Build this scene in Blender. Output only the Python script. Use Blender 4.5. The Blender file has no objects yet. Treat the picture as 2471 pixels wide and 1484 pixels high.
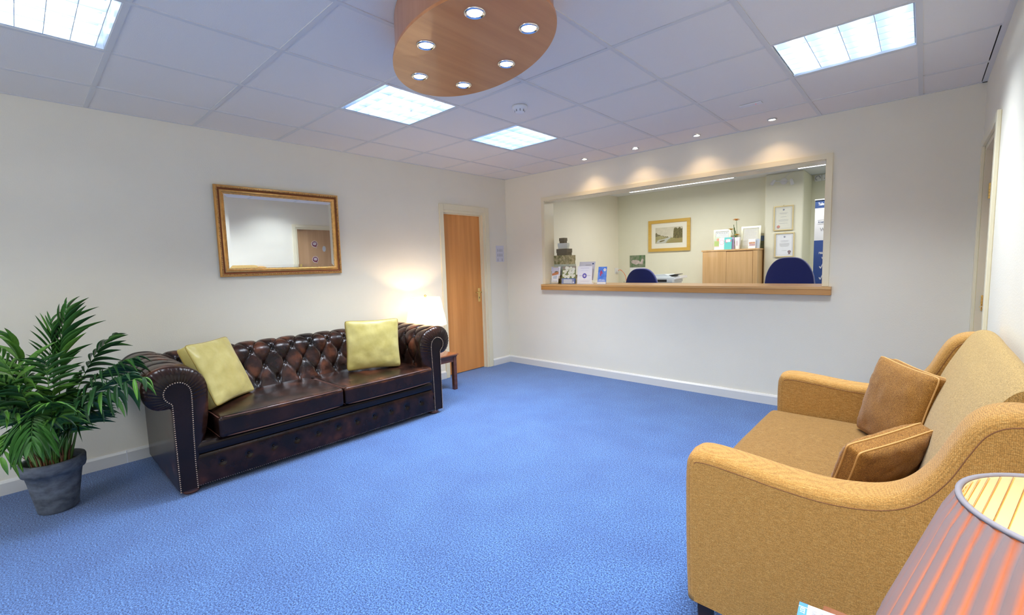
import bpy, bmesh, math, random
from mathutils import Vector, Matrix, noise
from mathutils.geometry import tessellate_polygon
random.seed(7)
D = bpy.data
SC = bpy.context.scene
COL = SC.collection
PI = math.pi

# ------------------------------------------------------------------ camera
CAM = (4.1435, -4.4706, 1.3198)
yaw, pitch, roll = 0.74, -0.0947, -0.0301
fw = Vector((-math.sin(yaw)*math.cos(pitch), math.cos(yaw)*math.cos(pitch), math.sin(pitch)))
rt = Vector((math.cos(yaw), math.sin(yaw), 0)); up = rt.cross(fw)
r2 = rt*math.cos(roll)+up*math.sin(roll); u2 = -rt*math.sin(roll)+up*math.cos(roll)
cd = D.cameras.new('camera'); cam = D.objects.new('camera', cd); COL.objects.link(cam)
m = Matrix((r2, u2, -fw)).transposed().to_4x4(); m.translation = Vector(CAM); cam.matrix_world = m
cd.sensor_width = 36; cd.lens = 36*1087.18/2471; cd.clip_start = 0.02
SC.camera = cam

# ------------------------------------------------------------------ world, exposure, lights of the rooms
w = D.worlds.new('world'); SC.world = w; w.use_nodes = True
w.node_tree.nodes['Background'].inputs[0].default_value = (0.75, 0.85, 1, 1)
w.node_tree.nodes['Background'].inputs[1].default_value = 0.3
SC.view_settings.view_transform = 'Standard'; SC.view_settings.look = 'None'
SC.view_settings.gamma = 1; SC.view_settings.use_curve_mapping = False
SC.view_settings.exposure = 0.24
SC.cycles.use_denoising = True
SC.cycles.max_bounces = 12; SC.cycles.diffuse_bounces = 8; SC.cycles.glossy_bounces = 5
SC.cycles.transmission_bounces = 6; SC.cycles.transparent_max_bounces = 8
SC.cycles.caustics_reflective = False; SC.cycles.caustics_refractive = False
SC.cycles.sample_clamp_indirect = 4
COOL = (.86, .955, 1.09); WARM = (1.0, 0.70, 0.42)
P_PANEL = {(2, 2): 24, (2, 4): 24, (2, 7): 9, (6, 2): 16, (6, 4): 14, (6, 7): 34, (2, 10): 9, (6, 10): 14}; P_OFFICE = 21.0; P_SPOT = 6.0; P_POD = 9.0; P_LAMP_FAR = 7.5; P_LAMP_NEAR = 1.0; P_REAR_FILL = 35.0
W = 4.41; H = 2.4365; YN = -6.9          # room width, ceiling height, near wall
def area(name, loc, sx, sy, power, col, parent=None):
    l = D.lights.new(name, 'AREA'); l.shape = 'RECTANGLE'; l.size = sx; l.size_y = sy; l.energy = power; l.color = col
    o = D.objects.new(name, l); COL.objects.link(o); o.location = loc
    if parent: o.parent = parent; o.location = Vector(loc)-OFF[parent.name]
    return o
def spot(name, loc, power, col, cone=95, blend=.7, r=.02, parent=None):
    l = D.lights.new(name, 'SPOT'); l.energy = power; l.color = col; l.spot_size = math.radians(cone); l.spot_blend = blend; l.shadow_soft_size = r
    o = D.objects.new(name, l); COL.objects.link(o); o.location = loc
    if parent: o.parent = parent; o.location = Vector(loc)-OFF[parent.name]
    return o
def point(name, loc, power, col, r=.03, parent=None):
    l = D.lights.new(name, 'POINT'); l.energy = power; l.color = col; l.shadow_soft_size = r
    o = D.objects.new(name, l); COL.objects.link(o); o.location = loc
    if parent: o.parent = parent; o.location = Vector(loc)-OFF[parent.name]
    return o

# added fill light behind the camera, brightens ceiling and walls
l = D.lights.new('rear_fill_light', 'AREA'); l.shape = 'RECTANGLE'; l.size = 1.7; l.size_y = 1.0; l.energy = P_REAR_FILL; l.color = (1.0, .97, .93)
o = D.objects.new('rear_fill_light', l); COL.objects.link(o); o.location = (2.1, YN-.30, 1.55); o.rotation_euler = (math.radians(90), 0, 0)

# ------------------------------------------------------------------ object helpers
OFF = {}
def thing(name, label, cat, loc, group=None, rot=None):
    o = D.objects.new(name, None); COL.objects.link(o); o.location = loc; o.empty_display_size = .05
    if rot: o.rotation_euler = rot
    o['label'] = label; o['category'] = cat
    if group: o['group'] = group
    OFF[o.name] = Vector(loc); return o
def tag(o, label, cat, group=None):
    o['label'] = label; o['category'] = cat
    if group: o['group'] = group
    return o
def obj(name, bm, mat, parent=None, smooth=False, local=False, kind=None, origin=None):
    """link a bmesh built in world coordinates; under a parent it is shifted into the thing's frame"""
    off = Vector((0, 0, 0))
    if parent is not None and not local: off = OFF[parent.name]
    if parent is None and origin is not None: off = Vector(origin)
    if off.length: bmesh.ops.translate(bm, verts=bm.verts, vec=-off)
    if smooth:
        for f in bm.faces: f.smooth = True
    me = D.meshes.new(name); bm.to_mesh(me); bm.free()
    if mat: me.materials.append(mat)
    if smooth == 'auto':
        try: me.set_sharp_from_angle(angle=math.radians(38))
        except Exception: pass
    o = D.objects.new(name, me); COL.objects.link(o)
    if parent is not None: o.parent = parent; OFF[o.name] = off
    else:
        OFF[o.name] = off
        if origin is not None: o.location = origin
    if kind: o['kind'] = kind
    return o
def struct(name, bm, mat, smooth=False): return obj(name, bm, mat, None, smooth, kind='structure')
def BM(): return bmesh.new()
def box(b, x0, x1, y0, y1, z0, z1, bev=0, seg=2):
    r = bmesh.ops.create_cube(b, size=1); vs = r['verts']
    bmesh.ops.scale(b, vec=(x1-x0, y1-y0, z1-z0), verts=vs)
    bmesh.ops.translate(b, vec=((x0+x1)/2, (y0+y1)/2, (z0+z1)/2), verts=vs)
    if bev:
        es = list({e for v in vs for e in v.link_edges})
        bmesh.ops.bevel(b, geom=es, offset=bev, segments=seg, affect='EDGES', profile=.6)
    return b
def bx(*a, **k): return box(BM(), *a, **k)
def grid(b, pts, cu=False, cv=False, flip=False):
    """pts[i][j] -> quads"""
    V = [[b.verts.new(p) for p in row] for row in pts]
    n, mm = len(V), len(V[0]); F = []
    for i in range(n if cu else n-1):
        for j in range(mm if cv else mm-1):
            q = [V[i][j], V[(i+1) % n][j], V[(i+1) % n][(j+1) % mm], V[i][(j+1) % mm]]
            if flip: q.reverse()
            try: F.append(b.faces.new(q))
            except ValueError: pass
    return V, F
def lathe(b, prof, c=(0, 0, 0), seg=32, cap0=True, cap1=True, axis='z'):
    c = Vector(c)
    def P(r, h, a):
        x, y = r*math.cos(a), r*math.sin(a)
        return c+(Vector((x, y, h)) if axis == 'z' else Vector((h, x, y)) if axis == 'x' else Vector((y, h, x)))
    pts = [[P(r, h, 2*PI*k/seg) for k in range(seg)] for r, h in prof]
    V, F = grid(b, pts, cv=True, flip=True)
    if cap0 and prof[0][0] > 1e-5: b.faces.new(V[0][::-1])
    if cap1 and prof[-1][0] > 1e-5: b.faces.new(V[-1])
    return b
def tube(b, path, r, seg=6, closed=False, rad=None):
    path = [Vector(p) for p in path]; n = len(path); pts = []
    nrm = None
    for i, p in enumerate(path):
        if closed: t = (path[(i+1) % n]-path[i-1])
        else: t = path[min(i+1, n-1)]-path[max(i-1, 0)]
        t.normalize()
        if nrm is None:
            a = Vector((0, 0, 1)) if abs(t.z) < .9 else Vector((1, 0, 0)); nrm = (a-t*a.dot(t)).normalized()
        else: nrm = (nrm-t*nrm.dot(t)).normalized()
        bn = t.cross(nrm); rr = rad(i/(n-1)) if rad else r
        pts.append([p+rr*(nrm*math.cos(2*PI*k/seg)+bn*math.sin(2*PI*k/seg)) for k in range(seg)])
    V, F = grid(b, pts, cu=closed, cv=True)
    if not closed:
        b.faces.new(V[0][::-1]); b.faces.new(V[-1])
    return b
def prism(b, pts, plane, d0, d1):
    """pts 2-D outline, plane 'xy','xz','yz', extruded from d0 to d1 along the third axis"""
    def P(p, d): return {'xy': (p[0], p[1], d), 'xz': (p[0], d, p[1]), 'yz': (d, p[0], p[1])}[plane]
    A = [b.verts.new(P(p, d0)) for p in pts]; Bv = [b.verts.new(P(p, d1)) for p in pts]
    n = len(pts); b.faces.new(A); b.faces.new(Bv[::-1])
    for i in range(n): b.faces.new([A[i], Bv[i], Bv[(i+1) % n], A[(i+1) % n]])
    bmesh.ops.recalc_face_normals(b, faces=b.faces); return b
def plate(b, us, vs, holes, plane, d0, d1):
    """a wall: cells of the us x vs grid except holes (index pairs), one closed mesh"""
    def P(u, v, d): return {'x': (d, u, v), 'y': (u, d, v), 'z': (u, v, d)}[plane]
    vv = {}
    def g(i, j, k):
        if (i, j, k) not in vv: vv[(i, j, k)] = b.verts.new(P(us[i], vs[j], (d0, d1)[k]))
        return vv[(i, j, k)]
    nu, nv = len(us)-1, len(vs)-1
    solid = lambda i, j: 0 <= i < nu and 0 <= j < nv and (i, j) not in holes
    for i in range(nu):
        for j in range(nv):
            if not solid(i, j): continue
            for k in (0, 1): b.faces.new([g(i, j, k), g(i+1, j, k), g(i+1, j+1, k), g(i, j+1, k)])
            for (di, dj, a, c) in ((-1, 0, (i, j), (i, j+1)), (1, 0, (i+1, j), (i+1, j+1)), (0, -1, (i, j), (i+1, j)), (0, 1, (i, j+1), (i+1, j+1))):
                if not solid(i+di, j+dj): b.faces.new([g(*a, 0), g(*c, 0), g(*c, 1), g(*a, 1)])
    bmesh.ops.recalc_face_normals(b, faces=b.faces); return b
def softbox(b, c, s, r, n=10, fn=None):
    """rounded cushion-like box centred at c, size s; fn(p_local, s) deforms"""
    hx, hy, hz = s[0]/2, s[1]/2, s[2]/2; c = Vector(c); vs = {}
    def vert(p):
        key = tuple(round(x, 5) for x in p)
        if key in vs: return vs[key]
        q = Vector([max(-h+r, min(h-r, x)) for x, h in zip(p, (hx, hy, hz))])
        d = Vector(p)-q
        pos = q+d.normalized()*r if d.length > 1e-9 else q
        if fn: pos = fn(pos)
        vs[key] = b.verts.new(c+pos); return vs[key]
    def ax(h):
        inner = [-h+r+(2*h-2*r)*k/n for k in range(n+1)]
        e = [-h+r-r*math.tan(a) for a in (PI/4, PI/6, PI/12)]
        return e+inner+[-x for x in e[::-1]]
    X, Y, Z = ax(hx), ax(hy), ax(hz)
    for A, Bx, mk in ((X, Y, lambda u, v, k: (u, v, k*hz)), (X, Z, lambda u, v, k: (u, k*hy, v)), (Y, Z, lambda u, v, k: (k*hx, u, v))):
        for k in (-1, 1):
            for i in range(len(A)-1):
                for j in range(len(Bx)-1):
                    q = [vert(mk(A[i], Bx[j], k)), vert(mk(A[i+1], Bx[j], k)), vert(mk(A[i+1], Bx[j+1], k)), vert(mk(A[i], Bx[j+1], k))]
                    if len(set(q)) == 4:
                        try: b.faces.new(q)
                        except ValueError: pass
    bmesh.ops.recalc_face_normals(b, faces=b.faces); return b
def crom(P, n):
    """Catmull-Rom through 2-D/3-D points, n samples in all"""
    P = [Vector(p) for p in P]; out = []; m_ = len(P)-1
    for k in range(n):
        t = k/(n-1)*m_; i = min(int(t), m_-1); f = t-i
        a, b_, c, d = P[max(i-1, 0)], P[i], P[i+1], P[min(i+2, m_)]
        out.append(.5*((2*b_)+(c-a)*f+(2*a-5*b_+4*c-d)*f*f+(3*b_-a-3*c+d)*f**3))
    return out
def textmesh(body, size, mat, loc, rot, parent=None, name='lettering', align='LEFT', spacing=1.0, bold=0.0, squeeze=1.0):
    cu = D.curves.new('text', 'FONT'); cu.body = body; cu.size = size; cu.align_x = align; cu.extrude = .0004; cu.offset = bold; cu.space_character = spacing; cu.resolution_u = 2
    o = D.objects.new('text', cu); COL.objects.link(o)
    dg = bpy.context.evaluated_depsgraph_get(); me = D.meshes.new_from_object(o.evaluated_get(dg)); me.name = name
    D.objects.remove(o); D.curves.remove(cu)
    me.transform(Matrix.Diagonal((squeeze, 1, 1, 1)))
    me.transform(Matrix.Translation(loc) @ (rot.to_4x4() if isinstance(rot, Matrix) else rot))
    if parent is not None: me.transform(Matrix.Translation(-OFF[parent.name]))
    me.materials.clear(); me.materials.append(mat)
    t = D.objects.new(name, me); COL.objects.link(t)
    if parent is not None: t.parent = parent; OFF[t.name] = OFF[parent.name]
    return t
FRONT = Matrix(((1, 0, 0), (0, 0, -1), (0, 1, 0)))           # text facing -y, reading along +x
FROM_L = Matrix(((0, 0, 1), (1, 0, 0), (0, 1, 0)))           # text facing +x, reading along +y
FROM_R = Matrix(((0, 0, -1), (-1, 0, 0), (0, 1, 0)))         # text facing -x, reading along -y

# ------------------------------------------------------------------ materials
def nt(name):
    mt = D.materials.new(name); mt.use_nodes = True; t = mt.node_tree; return mt, t, t.nodes['Principled BSDF']
def mat(name, col, rough=.5, metal=0, var=0, vscale=8, stretch=(1, 1, 1), bump=0, bscale=60, bdist=.002, spec=None, emit=None, estr=0, detail=4, col2=None, sheen=0, alpha=1, trans=0, coat=0):
    mt, t, p = nt(name); N = t.nodes; L = t.links
    p.inputs['Base Color'].default_value = (*col, 1); p.inputs['Roughness'].default_value = rough; p.inputs['Metallic'].default_value = metal
    if spec is not None: p.inputs['Specular IOR Level'].default_value = spec
    if sheen: p.inputs['Sheen Weight'].default_value = sheen
    if coat: p.inputs['Coat Weight'].default_value = coat
    if trans: p.inputs['Transmission Weight'].default_value = trans
    if alpha < 1: p.inputs['Alpha'].default_value = alpha
    if emit: p.inputs['Emission Color'].default_value = (*emit, 1); p.inputs['Emission Strength'].default_value = estr
    if var or bump or col2:
        tc = N.new('ShaderNodeTexCoord'); mp = N.new('ShaderNodeMapping'); mp.inputs['Scale'].default_value = stretch
        L.new(tc.outputs['Object'], mp.inputs[0])
    if var or col2:
        nz = N.new('ShaderNodeTexNoise'); nz.inputs['Scale'].default_value = vscale; nz.inputs['Detail'].default_value = detail; nz.inputs['Roughness'].default_value = .6
        L.new(mp.outputs[0], nz.inputs[0])
        mx = N.new('ShaderNodeMix'); mx.data_type = 'RGBA'
        c2 = col2 or tuple(min(1, c*(1+var)) for c in col); c1 = col if col2 else tuple(c*(1-var) for c in col)
        mx.inputs['A'].default_value = (*c1, 1); mx.inputs['B'].default_value = (*c2, 1)
        mr = N.new('ShaderNodeMapRange'); mr.inputs[1].default_value = .32; mr.inputs[2].default_value = .68
        L.new(nz.outputs[0], mr.inputs[0]); L.new(mr.outputs[0], mx.inputs['Factor']); L.new(mx.outputs['Result'], p.inputs['Base Color'])
    if bump:
        n2 = N.new('ShaderNodeTexNoise'); n2.inputs['Scale'].default_value = bscale; n2.inputs['Detail'].default_value = 3
        L.new(mp.outputs[0], n2.inputs[0]); bp = N.new('ShaderNodeBump'); bp.inputs['Strength'].default_value = bump; bp.inputs['Distance'].default_value = bdist
        L.new(n2.outputs[0], bp.inputs['Height']); L.new(bp.outputs[0], p.inputs['Normal'])
    return mt
def wood(name, c1, c2, rough=.35, axis='z', scale=3, coat=.2):
    st = {'z': (7, 7, .35), 'y': (7, .35, 7), 'x': (.35, 7, 7)}[axis]
    mt = mat(name, c1, rough, col2=c2, vscale=scale, stretch=st, detail=6, coat=coat)
    return mt
M = {}
M['wall'] = mat('wall_paint', (.84, .795, .66), .75, bump=.25, bscale=130, bdist=.003, var=.012, vscale=3)
M['wall_o'] = mat('office_wall_paint', (.80, .79, .64), .75, var=.01)
M['gloss'] = mat('cream_gloss_paint', (.80, .73, .52), .3)
M['skirt'] = mat('skirting_paint', (.72, .71, .67), .35)
M['tile'] = mat('ceiling_tile_white', (.85, .81, .745), .9, bump=.35, bscale=260, bdist=.002, var=.02, vscale=300)
M['tee'] = mat('ceiling_tee_white', (.72, .71, .68), .5)
M['void'] = mat('dark_void', (.05, .05, .05), .9)
M['ceil_o'] = mat('office_ceiling', (.82, .83, .85), .9)
M['veneer'] = wood('beech_veneer', (.58, .225, .050), (.72, .31, .085), .45, 'z', 2.2, 0)
M['veneer_d2'] = wood('pale_beech_veneer', (.44, .26, .13), (.54, .33, .18), .38, 'z', 2.2)
M['pod'] = wood('ceiling_pod_veneer', (.52, .19, .058), (.66, .28, .10), .4, 'y', 1.6)
M['oak'] = wood('light_oak', (.52, .27, .085), (.66, .38, .14), .35, 'x', 3)
M['oak_face'] = wood('oak_fascia', (.44, .20, .045), (.54, .26, .07), .35, 'x', 3)
M['cab'] = wood('maple_veneer', (.60, .36, .15), (.72, .46, .22), .4, 'z', 3)
M['mahog'] = wood('dark_mahogany', (.075, .022, .010), (.13, .042, .018), .25, 'y', 4, .5)
M['redwood'] = wood('red_mahogany_top', (.20, .062, .022), (.30, .10, .035), .25, 'y', 4, .5)
M['darkleg'] = mat('dark_leg', (.03, .014, .009), .3)
M['brass'] = mat('brass', (.86, .62, .24), .2, 1)
M['chrome'] = mat('chrome', (.8, .8, .82), .12, 1)
M['gold'] = mat('antique_gold', (.68, .36, .11), .33, .85, var=.15, vscale=20)
M['gold_d'] = mat('antique_gold_bead', (.55, .32, .12), .35, .8, var=.3, vscale=60)
M['gilt'] = mat('pale_gilt', (.72, .60, .32), .35, .5)
M['silver'] = mat('pale_champagne_frame', (.85, .84, .66), .25, .5)
M['picframe'] = wood('gilt_pine', (.60, .36, .06), (.68, .44, .09), .4, 'x', 4)
M['glass_m'] = mat('mirror_glass', (.93, .95, .945), .015, 1)
M['white'] = mat('white_plastic', (.82, .82, .82), .4)
M['paper'] = mat('white_paper', (.85, .86, .9), .6)
M['cream_p'] = mat('cream_paper', (.82, .80, .68), .6)
M['grey_ink'] = mat('grey_ink', (.35, .35, .38), .6)
M['black'] = mat('black_plastic', (.02, .02, .022), .4)
M['navy'] = mat('navy_print', (.035, .075, .22), .5)
M['blue_p'] = mat('blue_print', (.06, .13, .42), .5)
M['white_p'] = mat('white_print', (.9, .92, .95), .5)
M['chairblue'] = mat('royal_blue_fabric', (.010, .022, .20), .85, bump=.3, bscale=500, sheen=.6)
M['soil'] = mat('soil', (.035, .02, .012), .95, bump=.8, bscale=60, bdist=.01)
M['pot'] = mat('weathered_grey_clay', (.045, .055, .066), .75, col2=(.16, .18, .21), vscale=11, bump=.2, bscale=50, stretch=(1, 1, 1.8))
M['stem'] = mat('palm_stem', (.10, .22, .04), .5, var=.3, vscale=20)
M['leaf'] = [mat('palm_leaf_'+n, c, .38, var=.2, vscale=14) for n, c in (('dark', (.022, .085, .020)), ('mid', (.050, .16, .028)), ('light', (.13, .31, .045)))]
M['husk'] = mat('brown_husk', (.16, .07, .03), .8, var=.3)
M['acryl'] = mat('clear_acrylic', (.9, .95, .95), .08, alpha=.14)
M['metal_w'] = mat('white_metal', (.50, .53, .56), .4)
M['blade'] = mat('louvre_aluminium', (.72, .83, 1.0), .28, .85)
M['stud'] = mat('brass_stud', (.50, .36, .26), .3, .8)
M['piping_l'] = mat('leather_piping', (.12, .05, .035), .35)
M['tube'] = mat('lit_fluorescent_tube', (1, 1, 1), .5, emit=(.80, .90, 1), estr=7)
M['tube_bright'] = mat('lit_fluorescent_tube_new', (1, 1, 1), .5, emit=(.86, .94, 1), estr=18)
M['reflector'] = mat('white_reflector', (.80, .87, .95), .35, .3)
M['hot_cool'] = mat('lit_lamp_cool', (1, 1, 1), .5, emit=(.92, .97, 1), estr=4)
M['hot_warm'] = mat('lit_lamp_warm', (1, 1, 1), .5, emit=(1, .90, .72), estr=22)

# carpet
mt, t, p = nt('blue_carpet'); N = t.nodes; L = t.links; M['carpet'] = mt
tc = N.new('ShaderNodeTexCoord')
n1 = N.new('ShaderNodeTexNoise'); n1.inputs['Scale'].default_value = 150; n1.inputs['Detail'].default_value = 4; n1.inputs['Roughness'].default_value = .8
n2 = N.new('ShaderNodeTexNoise'); n2.inputs['Scale'].default_value = 3.5; n2.inputs['Detail'].default_value = 5
L.new(tc.outputs['Object'], n1.inputs[0]); L.new(tc.outputs['Object'], n2.inputs[0])
cr = N.new('ShaderNodeValToRGB'); cr.color_ramp.elements[0].position = .41; cr.color_ramp.elements[0].color = (.006, .030, .105, 1)
cr.color_ramp.elements[1].position = .59; cr.color_ramp.elements[1].color = (.14, .30, .62, 1)
e = cr.color_ramp.elements.new(.5); e.color = (.037, .112, .325, 1)
L.new(n1.outputs[0], cr.inputs[0])
mx = N.new('ShaderNodeMix'); mx.data_type = 'RGBA'; mx.blend_type = 'MULTIPLY'; mx.inputs['Factor'].default_value = 1
c3 = N.new('ShaderNodeValToRGB'); c3.color_ramp.elements[0].position = .3; c3.color_ramp.elements[0].color = (.80, .80, .86, 1); c3.color_ramp.elements[1].position = .7; c3.color_ramp.elements[1].color = (1.0, 1.0, 1.0, 1)
L.new(n2.outputs[0], c3.inputs[0]); L.new(cr.outputs[0], mx.inputs['A']); L.new(c3.outputs[0], mx.inputs['B']); L.new(mx.outputs['Result'], p.inputs['Base Color'])
p.inputs['Roughness'].default_value = .95; p.inputs['Sheen Weight'].default_value = .25
b_ = N.new('ShaderNodeBump'); b_.inputs['Strength'].default_value = .4; b_.inputs['Distance'].default_value = .004; L.new(n1.outputs[0], b_.inputs['Height']); L.new(b_.outputs[0], p.inputs['Normal'])

# leather with rubbed, redder crowns and shade painted dark into the creases ('wear' attribute)
mt, t, p = nt('brown_leather'); N = t.nodes; L = t.links; M['leather'] = mt
tc = N.new('ShaderNodeTexCoord'); at = N.new('ShaderNodeAttribute'); at.attribute_name = 'wear_shade'
nz = N.new('ShaderNodeTexNoise'); nz.inputs['Scale'].default_value = 7; nz.inputs['Detail'].default_value = 5; L.new(tc.outputs['Object'], nz.inputs[0])
mr = N.new('ShaderNodeMapRange'); mr.inputs[1].default_value = .35; mr.inputs[2].default_value = .75; L.new(nz.outputs[0], mr.inputs[0])
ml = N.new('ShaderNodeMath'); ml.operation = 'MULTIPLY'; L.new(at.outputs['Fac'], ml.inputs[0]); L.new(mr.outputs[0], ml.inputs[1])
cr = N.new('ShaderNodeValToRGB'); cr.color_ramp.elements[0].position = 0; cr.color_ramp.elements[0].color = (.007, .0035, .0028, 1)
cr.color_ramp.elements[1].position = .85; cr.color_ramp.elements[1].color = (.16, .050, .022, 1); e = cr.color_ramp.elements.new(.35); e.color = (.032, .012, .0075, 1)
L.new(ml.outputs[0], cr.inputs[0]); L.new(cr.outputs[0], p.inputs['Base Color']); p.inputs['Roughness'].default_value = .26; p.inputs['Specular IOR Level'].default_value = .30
n3 = N.new('ShaderNodeTexNoise'); n3.inputs['Scale'].default_value = 220; L.new(tc.outputs['Object'], n3.inputs[0])
n4 = N.new('ShaderNodeTexNoise'); n4.inputs['Scale'].default_value = 26; n4.inputs['Detail'].default_value = 3; L.new(tc.outputs['Object'], n4.inputs[0])
b0 = N.new('ShaderNodeBump'); b0.inputs['Strength'].default_value = .15; b0.inputs['Distance'].default_value = .003; L.new(n4.outputs[0], b0.inputs['Height'])
b_ = N.new('ShaderNodeBump'); b_.inputs['Strength'].default_value = .12; b_.inputs['Distance'].default_value = .001; L.new(n3.outputs[0], b_.inputs['Height']); L.new(b0.outputs[0], b_.inputs['Normal']); L.new(b_.outputs[0], p.inputs['Normal'])

def weave(name, c1, c2, c3_, ax='x', rough=.85, fine=520, rnd=1.0):
    """slubby woven cloth: fine basket weave plus long slubs along one axis"""
    mt, t, p = nt(name); N = t.nodes; L = t.links
    tc = N.new('ShaderNodeTexCoord')
    mp = N.new('ShaderNodeMapping'); mp.inputs['Scale'].default_value = {'x': (7, 50, 50), 'y': (50, 7, 50), 'z': (50, 50, 7)}[ax]; L.new(tc.outputs['Object'], mp.inputs[0])
    s1 = N.new('ShaderNodeTexNoise'); s1.inputs['Scale'].default_value = 7; s1.inputs['Detail'].default_value = 2; L.new(mp.outputs[0], s1.inputs[0])
    cr = N.new('ShaderNodeValToRGB'); cr.color_ramp.elements[0].position = .30; cr.color_ramp.elements[0].color = (*c1, 1); cr.color_ramp.elements[1].position = .74; cr.color_ramp.elements[1].color = (*c3_, 1)
    e = cr.color_ramp.elements.new(.52); e.color = (*c2, 1); L.new(s1.outputs[0], cr.inputs[0])
    s2 = N.new('ShaderNodeTexVoronoi'); s2.inputs['Scale'].default_value = fine; s2.inputs['Randomness'].default_value = rnd; L.new(tc.outputs['Object'], s2.inputs[0])
    mr = N.new('ShaderNodeMapRange'); mr.inputs[1].default_value = 0; mr.inputs[2].default_value = .7; mr.inputs[3].default_value = 1.18; mr.inputs[4].default_value = .52; L.new(s2.outputs[0], mr.inputs[0])
    mx = N.new('ShaderNodeMix'); mx.data_type = 'RGBA'; mx.blend_type = 'MULTIPLY'; mx.inputs['Factor'].default_value = 1; L.new(cr.outputs[0], mx.inputs['A']); L.new(mr.outputs[0], mx.inputs['B'])
    L.new(mx.outputs['Result'], p.inputs['Base Color']); p.inputs['Roughness'].default_value = rough; p.inputs['Sheen Weight'].default_value = .12; p.inputs['Specular IOR Level'].default_value = .2
    b_ = N.new('ShaderNodeBump'); b_.inputs['Strength'].default_value = .5; b_.inputs['Distance'].default_value = .0015; b_.invert = True; L.new(s2.outputs[0], b_.inputs['Height']); L.new(b_.outputs[0], p.inputs['Normal'])
    return mt
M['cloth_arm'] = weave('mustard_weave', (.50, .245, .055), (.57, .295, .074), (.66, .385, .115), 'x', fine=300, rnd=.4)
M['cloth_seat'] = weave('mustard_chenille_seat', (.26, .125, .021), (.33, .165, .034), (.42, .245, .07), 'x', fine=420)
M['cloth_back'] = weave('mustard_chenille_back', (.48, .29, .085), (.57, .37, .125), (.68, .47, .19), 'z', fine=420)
M['cloth_pil'] = weave('amber_chenille', (.28, .115, .015), (.38, .165, .026), (.48, .24, .055), 'y', fine=420)
M['pipe_b'] = mat('amber_piping', (.55, .30, .09), .7)
M['green'] = mat('olive_silk', (.43, .345, .08), .42, col2=(.57, .485, .165), vscale=7, bump=.25, bscale=30, bdist=.004, sheen=.3)
M['green_p'] = mat('olive_piping', (.30, .21, .035), .45)
def shade_mat(name, col, tcol, mixf=.6):
    mt, t, p = nt(name); N = t.nodes; L = t.links; out = N['Material Output']
    d = N.new('ShaderNodeBsdfDiffuse'); d.inputs[0].default_value = (*col, 1); tr = N.new('ShaderNodeBsdfTranslucent'); tr.inputs[0].default_value = (*tcol, 1)
    mx = N.new('ShaderNodeMixShader'); mx.inputs[0].default_value = mixf; L.new(d.outputs[0], mx.inputs[1]); L.new(tr.outputs[0], mx.inputs[2]); L.new(mx.outputs[0], out.inputs[0]); return mt
M['shade_w'] = shade_mat('cream_pleated_silk', (.9, .88, .82), (.95, .86, .70))
M['shade_o'] = shade_mat('taupe_pleated_silk', (.165, .138, .135), (1, .46, .17), .45)
_t = M['shade_o'].node_tree; _a = _t.nodes.new('ShaderNodeAttribute'); _a.attribute_name = 'layers'; _r = _t.nodes.new('ShaderNodeMapRange'); _r.inputs[3].default_value = .62; _r.inputs[4].default_value = .06
_t.links.new(_a.outputs['Fac'], _r.inputs[0]); _t.links.new(_r.outputs[0], [n for n in _t.nodes if n.type == 'MIX_SHADER'][0].inputs[0])
M['shade_lin'] = shade_mat('cream_shade_lining', (.62, .55, .42), (.9, .6, .3), .35)
M['ceramic'] = mat('white_ceramic', (.85, .83, .78), .15)

# ------------------------------------------------------------------ the setting
# floor
struct('floor', bx(-.15, 5.0, YN-.1, 3.6, -.1, 0), M['carpet'])
# left wall with door opening; runs on as the office's left wall
T = .15
D1y0, D1y1, D1z = -1.075, -.405, 1.98
b = plate(BM(), [YN-.1, D1y0, D1y1, 3.1], [0, D1z, 2.62], {(1, 0)}, 'x', -T, 0); struct('wall_left', b, M['wall'])
# back wall with the serving hatch
HX0, HX1, HZ0, HZ1, BT = .640, 3.545, .995, 2.095, .17
b = plate(BM(), [0, HX0, HX1, W+T], [0, HZ0, HZ1, 2.62], {(1, 1)}, 'y', 0, BT); struct('wall_back', b, M['wall'])
# right wall with door opening
D2y0, D2y1, D2z = -.955, -.20, 1.985
b = plate(BM(), [YN-.1, D2y0, D2y1, 0], [0, D2z, 2.62], {(1, 0)}, 'x', W, W+T); struct('wall_right', b, M['wall'])
b = plate(BM(), [0, 1.2, 3.0, W], [0, .95, 2.1, 2.62], {(1, 1)}, 'y', YN-.1, YN); struct('wall_near', b, M['wall'])
# office shell
OD, OH = 3.0, 2.485
struct('wall_office_back', bx(0, 2.46, OD, OD+.1, 0, 2.62), M['wall_o'])
b = BM(); box(b, 2.425, 2.90, 2.85, 3.45, 0, OH, bev=.03, seg=4); struct('wall_office_pier', b, M['wall_o'], 'auto')
struct('wall_office_recess', bx(2.46, 5.0, 3.45, 3.55, 0, 2.62), M['wall_o'])
struct('wall_office_right', bx(4.9, 5.0, BT, 3.45, 0, 2.62), M['wall_o'])
struct('ceiling_office', bx(0, 5.0, BT, 3.45, OH, OH+.08), M['ceil_o'])
# added, unseen window behind the camera that lets the fill light in
wn = struct('added_window_1', plate(BM(), [1.2, 1.26, 2.07, 2.13, 2.94, 3.0], [.95, 1.01, 2.04, 2.1], {(1, 1), (3, 1)}, 'y', YN-.09, YN-.03), M['gloss'])
obj('added_window_pane', bx(1.26, 2.94, YN-.065, YN-.06, 1.01, 2.04), mat('added_window_glass', (1, 1, 1), .02, alpha=.08), wn)

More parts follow.
